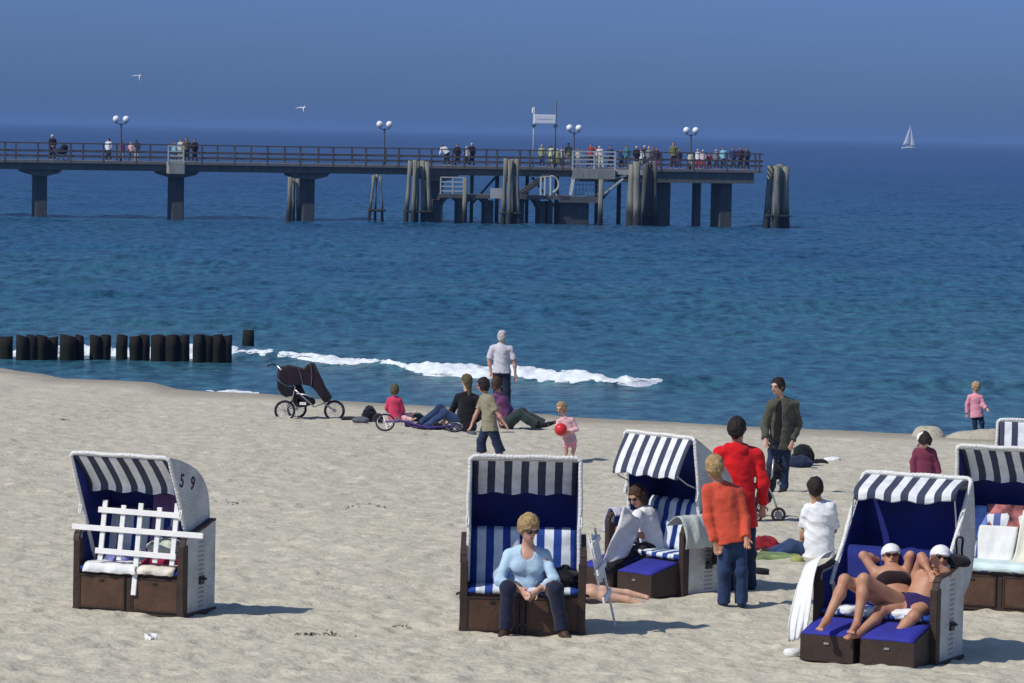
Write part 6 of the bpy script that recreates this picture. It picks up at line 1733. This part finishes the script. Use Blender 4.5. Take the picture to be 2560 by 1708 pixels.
# ------------------------------------------------------------------ around the man in the olive jacket
lump("backpack", gl(2006, 1166), (.20, .16, .24), C_BLACK, "big black rucksack standing behind the man in the olive jacket", "backpack", 31)
lump("jacket", gl(1998, 1170), (.20, .12, .14), C_DENIM, "blue denim bundle leaning against the big black rucksack", "jacket", 32)
lump("bag", gl(2045, 1160), (.16, .07, .05), C_BLACK, "dark shoes and pouch lying right of the rucksack", "bag", 33)
lump("towel", gl(2083, 1152), (.13, .10, .035), T_WH, "small white cloth lying on the sand right of the rucksack", "towel", 34)
lump("bag", gl(1912, 1376), (.16, .13, .12), cloth("dark_red_cloth", (.22, .012, .02), .5), "dark red holdall at the seated man's feet", "bag", 35)
lump("jacket", gl(1888, 1372), (.13, .12, .08), C_BLACK, "black jacket heaped left of the dark red holdall", "jacket", 36)
bl = lump("blanket", gl(1925, 1396), (.34, .30, .018), cloth("green_print", (.16, .22, .07), .6), "green patterned blanket under the holdall and the seated man's feet", "blanket", 37)
lump("shoe", gl(1992, 1404), (.07, .05, .035), cloth("yellow_green", (.35, .36, .12), .3), "yellowish shoe on the sand in front of the seated man", "shoe", 38, h=.011)
lump("shoe", gl(1890, 1434), (.12, .06, .03), C_BLACK, "dark sandal on the sand right of the woman in orange-red", "shoe", 39, h=.011)
# pushchair held by the man in the olive jacket
BPx = ground(1915, 1300); BS = F_PX / BPx.y
def bx3(px, py, dy=0.0): return at(px, py, BPx.y + dy) - BPx
bg_ = empty("pushchair", BPx); tag(bg_, "dark pushchair with green lining beside the man in the olive jacket", "pushchair")
m = MB()
for dy in (-.20, .22):
    m.tube([bx3(1934, 1148, dy), bx3(1930, 1190, dy), bx3(1905, 1240, dy), bx3(1888, 1286, dy)], .014, 7)
    m.tube([bx3(1912, 1200, dy), bx3(1932, 1240, dy), bx3(1946, 1282, dy)], .014, 7)
m.build("frame", M_SILV, bg_, True)
MB().tube([bx3(1934, 1148, -.20), bx3(1937, 1143, 0), bx3(1934, 1148, .22)], .018, 8).build("handle", M_TYRE, bg_, True)
for (px_, py_) in ((1888, 1290), (1946, 1287)):
    for dy in (-.21, .23):
        w = empty("wheel"); w.parent = bg_; c = bx3(px_, py_, dy)
        MB().tube([c + Vector((.085 * math.cos(t), 0, .085 * math.sin(t))) for t in np.linspace(0, 6.2832, 20, endpoint=False)], .020, 7, True).build("tyre", M_TYRE, w, True)
        MB().tube([c + Vector((0, -.02, 0)), c + Vector((0, .02, 0))], .055, 10).build("rim", M_GREYC, w)
o = Sdf()
for dy in (-.14, .14): o.cone(tuple(bx3(1922, 1195, dy)), tuple(bx3(1912, 1245, dy)), .075, .085, .06); o.cone(tuple(bx3(1912, 1245, dy)), tuple(bx3(1892, 1256, dy)), .08, .06, .05); o.cone(tuple(bx3(1890, 1258, dy)), tuple(bx3(1884, 1278, dy)), .045, .04, .04)
o.build("seat", C_BLACK, bg_, .014, .01, 7, 4)
o = Sdf()
for dy in (-.12, .12): o.cone(tuple(bx3(1908, 1200, dy)), tuple(bx3(1900, 1238, dy)), .05, .055, .05)
o.build("lining", cloth("leaf_green_cloth", (.13, .25, .07), .4), bg_, .014, .008, 7, 4)
lump("bag", BPx + bx3(1936, 1196, .1), (.10, .10, .15), C_BLACK, "black changing bag hung on the pushchair handle", "bag", 41)
MB_l = MB().ball((0, 0, 0), .03, 10).build("hook", M_STEEL, bg_, True); MB_l.location = bx3(1948, 1208, -.12)

# bits washed up or dropped on the sand
def weed(px, py, spread, n, label, seed):
    rr = random.Random(seed); m = MB()
    for k in range(n):
        x, y = rr.gauss(0, spread), rr.gauss(0, spread); a = rr.uniform(0, 6.28); L_ = rr.uniform(.02, .07)
        m.tube([(x, y, .0), (x + L_ * math.cos(a) * .5, y + L_ * math.sin(a) * .5, .012 + rr.uniform(0, .015)), (x + L_ * math.cos(a), y + L_ * math.sin(a), .004)], rr.uniform(.003, .007), 5)
    o = m.build("dry_weed", M_WEED, None, True); o.location = gl(px, py); tag(o, label, "weed", "scraps of dry weed on the sand", kind="stuff")
M_WEED = plain("dry_weed", (.07, .055, .035), .9, .4)
weed(773, 1588, .04, 15, "densest dark clump of dry weed, between the first two chairs", 1)
weed(855, 1590, .10, 11, "wide sparse scatter of dry weed just right of the dense clump", 2)
weed(1002, 1570, .03, 12, "reddish-brown twig bundle left of the woman's chair", 3)
weed(590, 1258, .14, 16, "thin line of weed right of the number on the latticed chair's hood", 4)
weed(905, 1268, .16, 18, "weed scraps midway between the latticed chair's hood and the middle chair", 5)
weed(160, 1050, .05, 10, "little weed clump on the upper left sand", 6)
o = lump("litter", gl(376, 1601), (.022, .018, .010), T_WH, "tiny scrap of white litter below the latticed chair", "litter", 50, .2, .005)
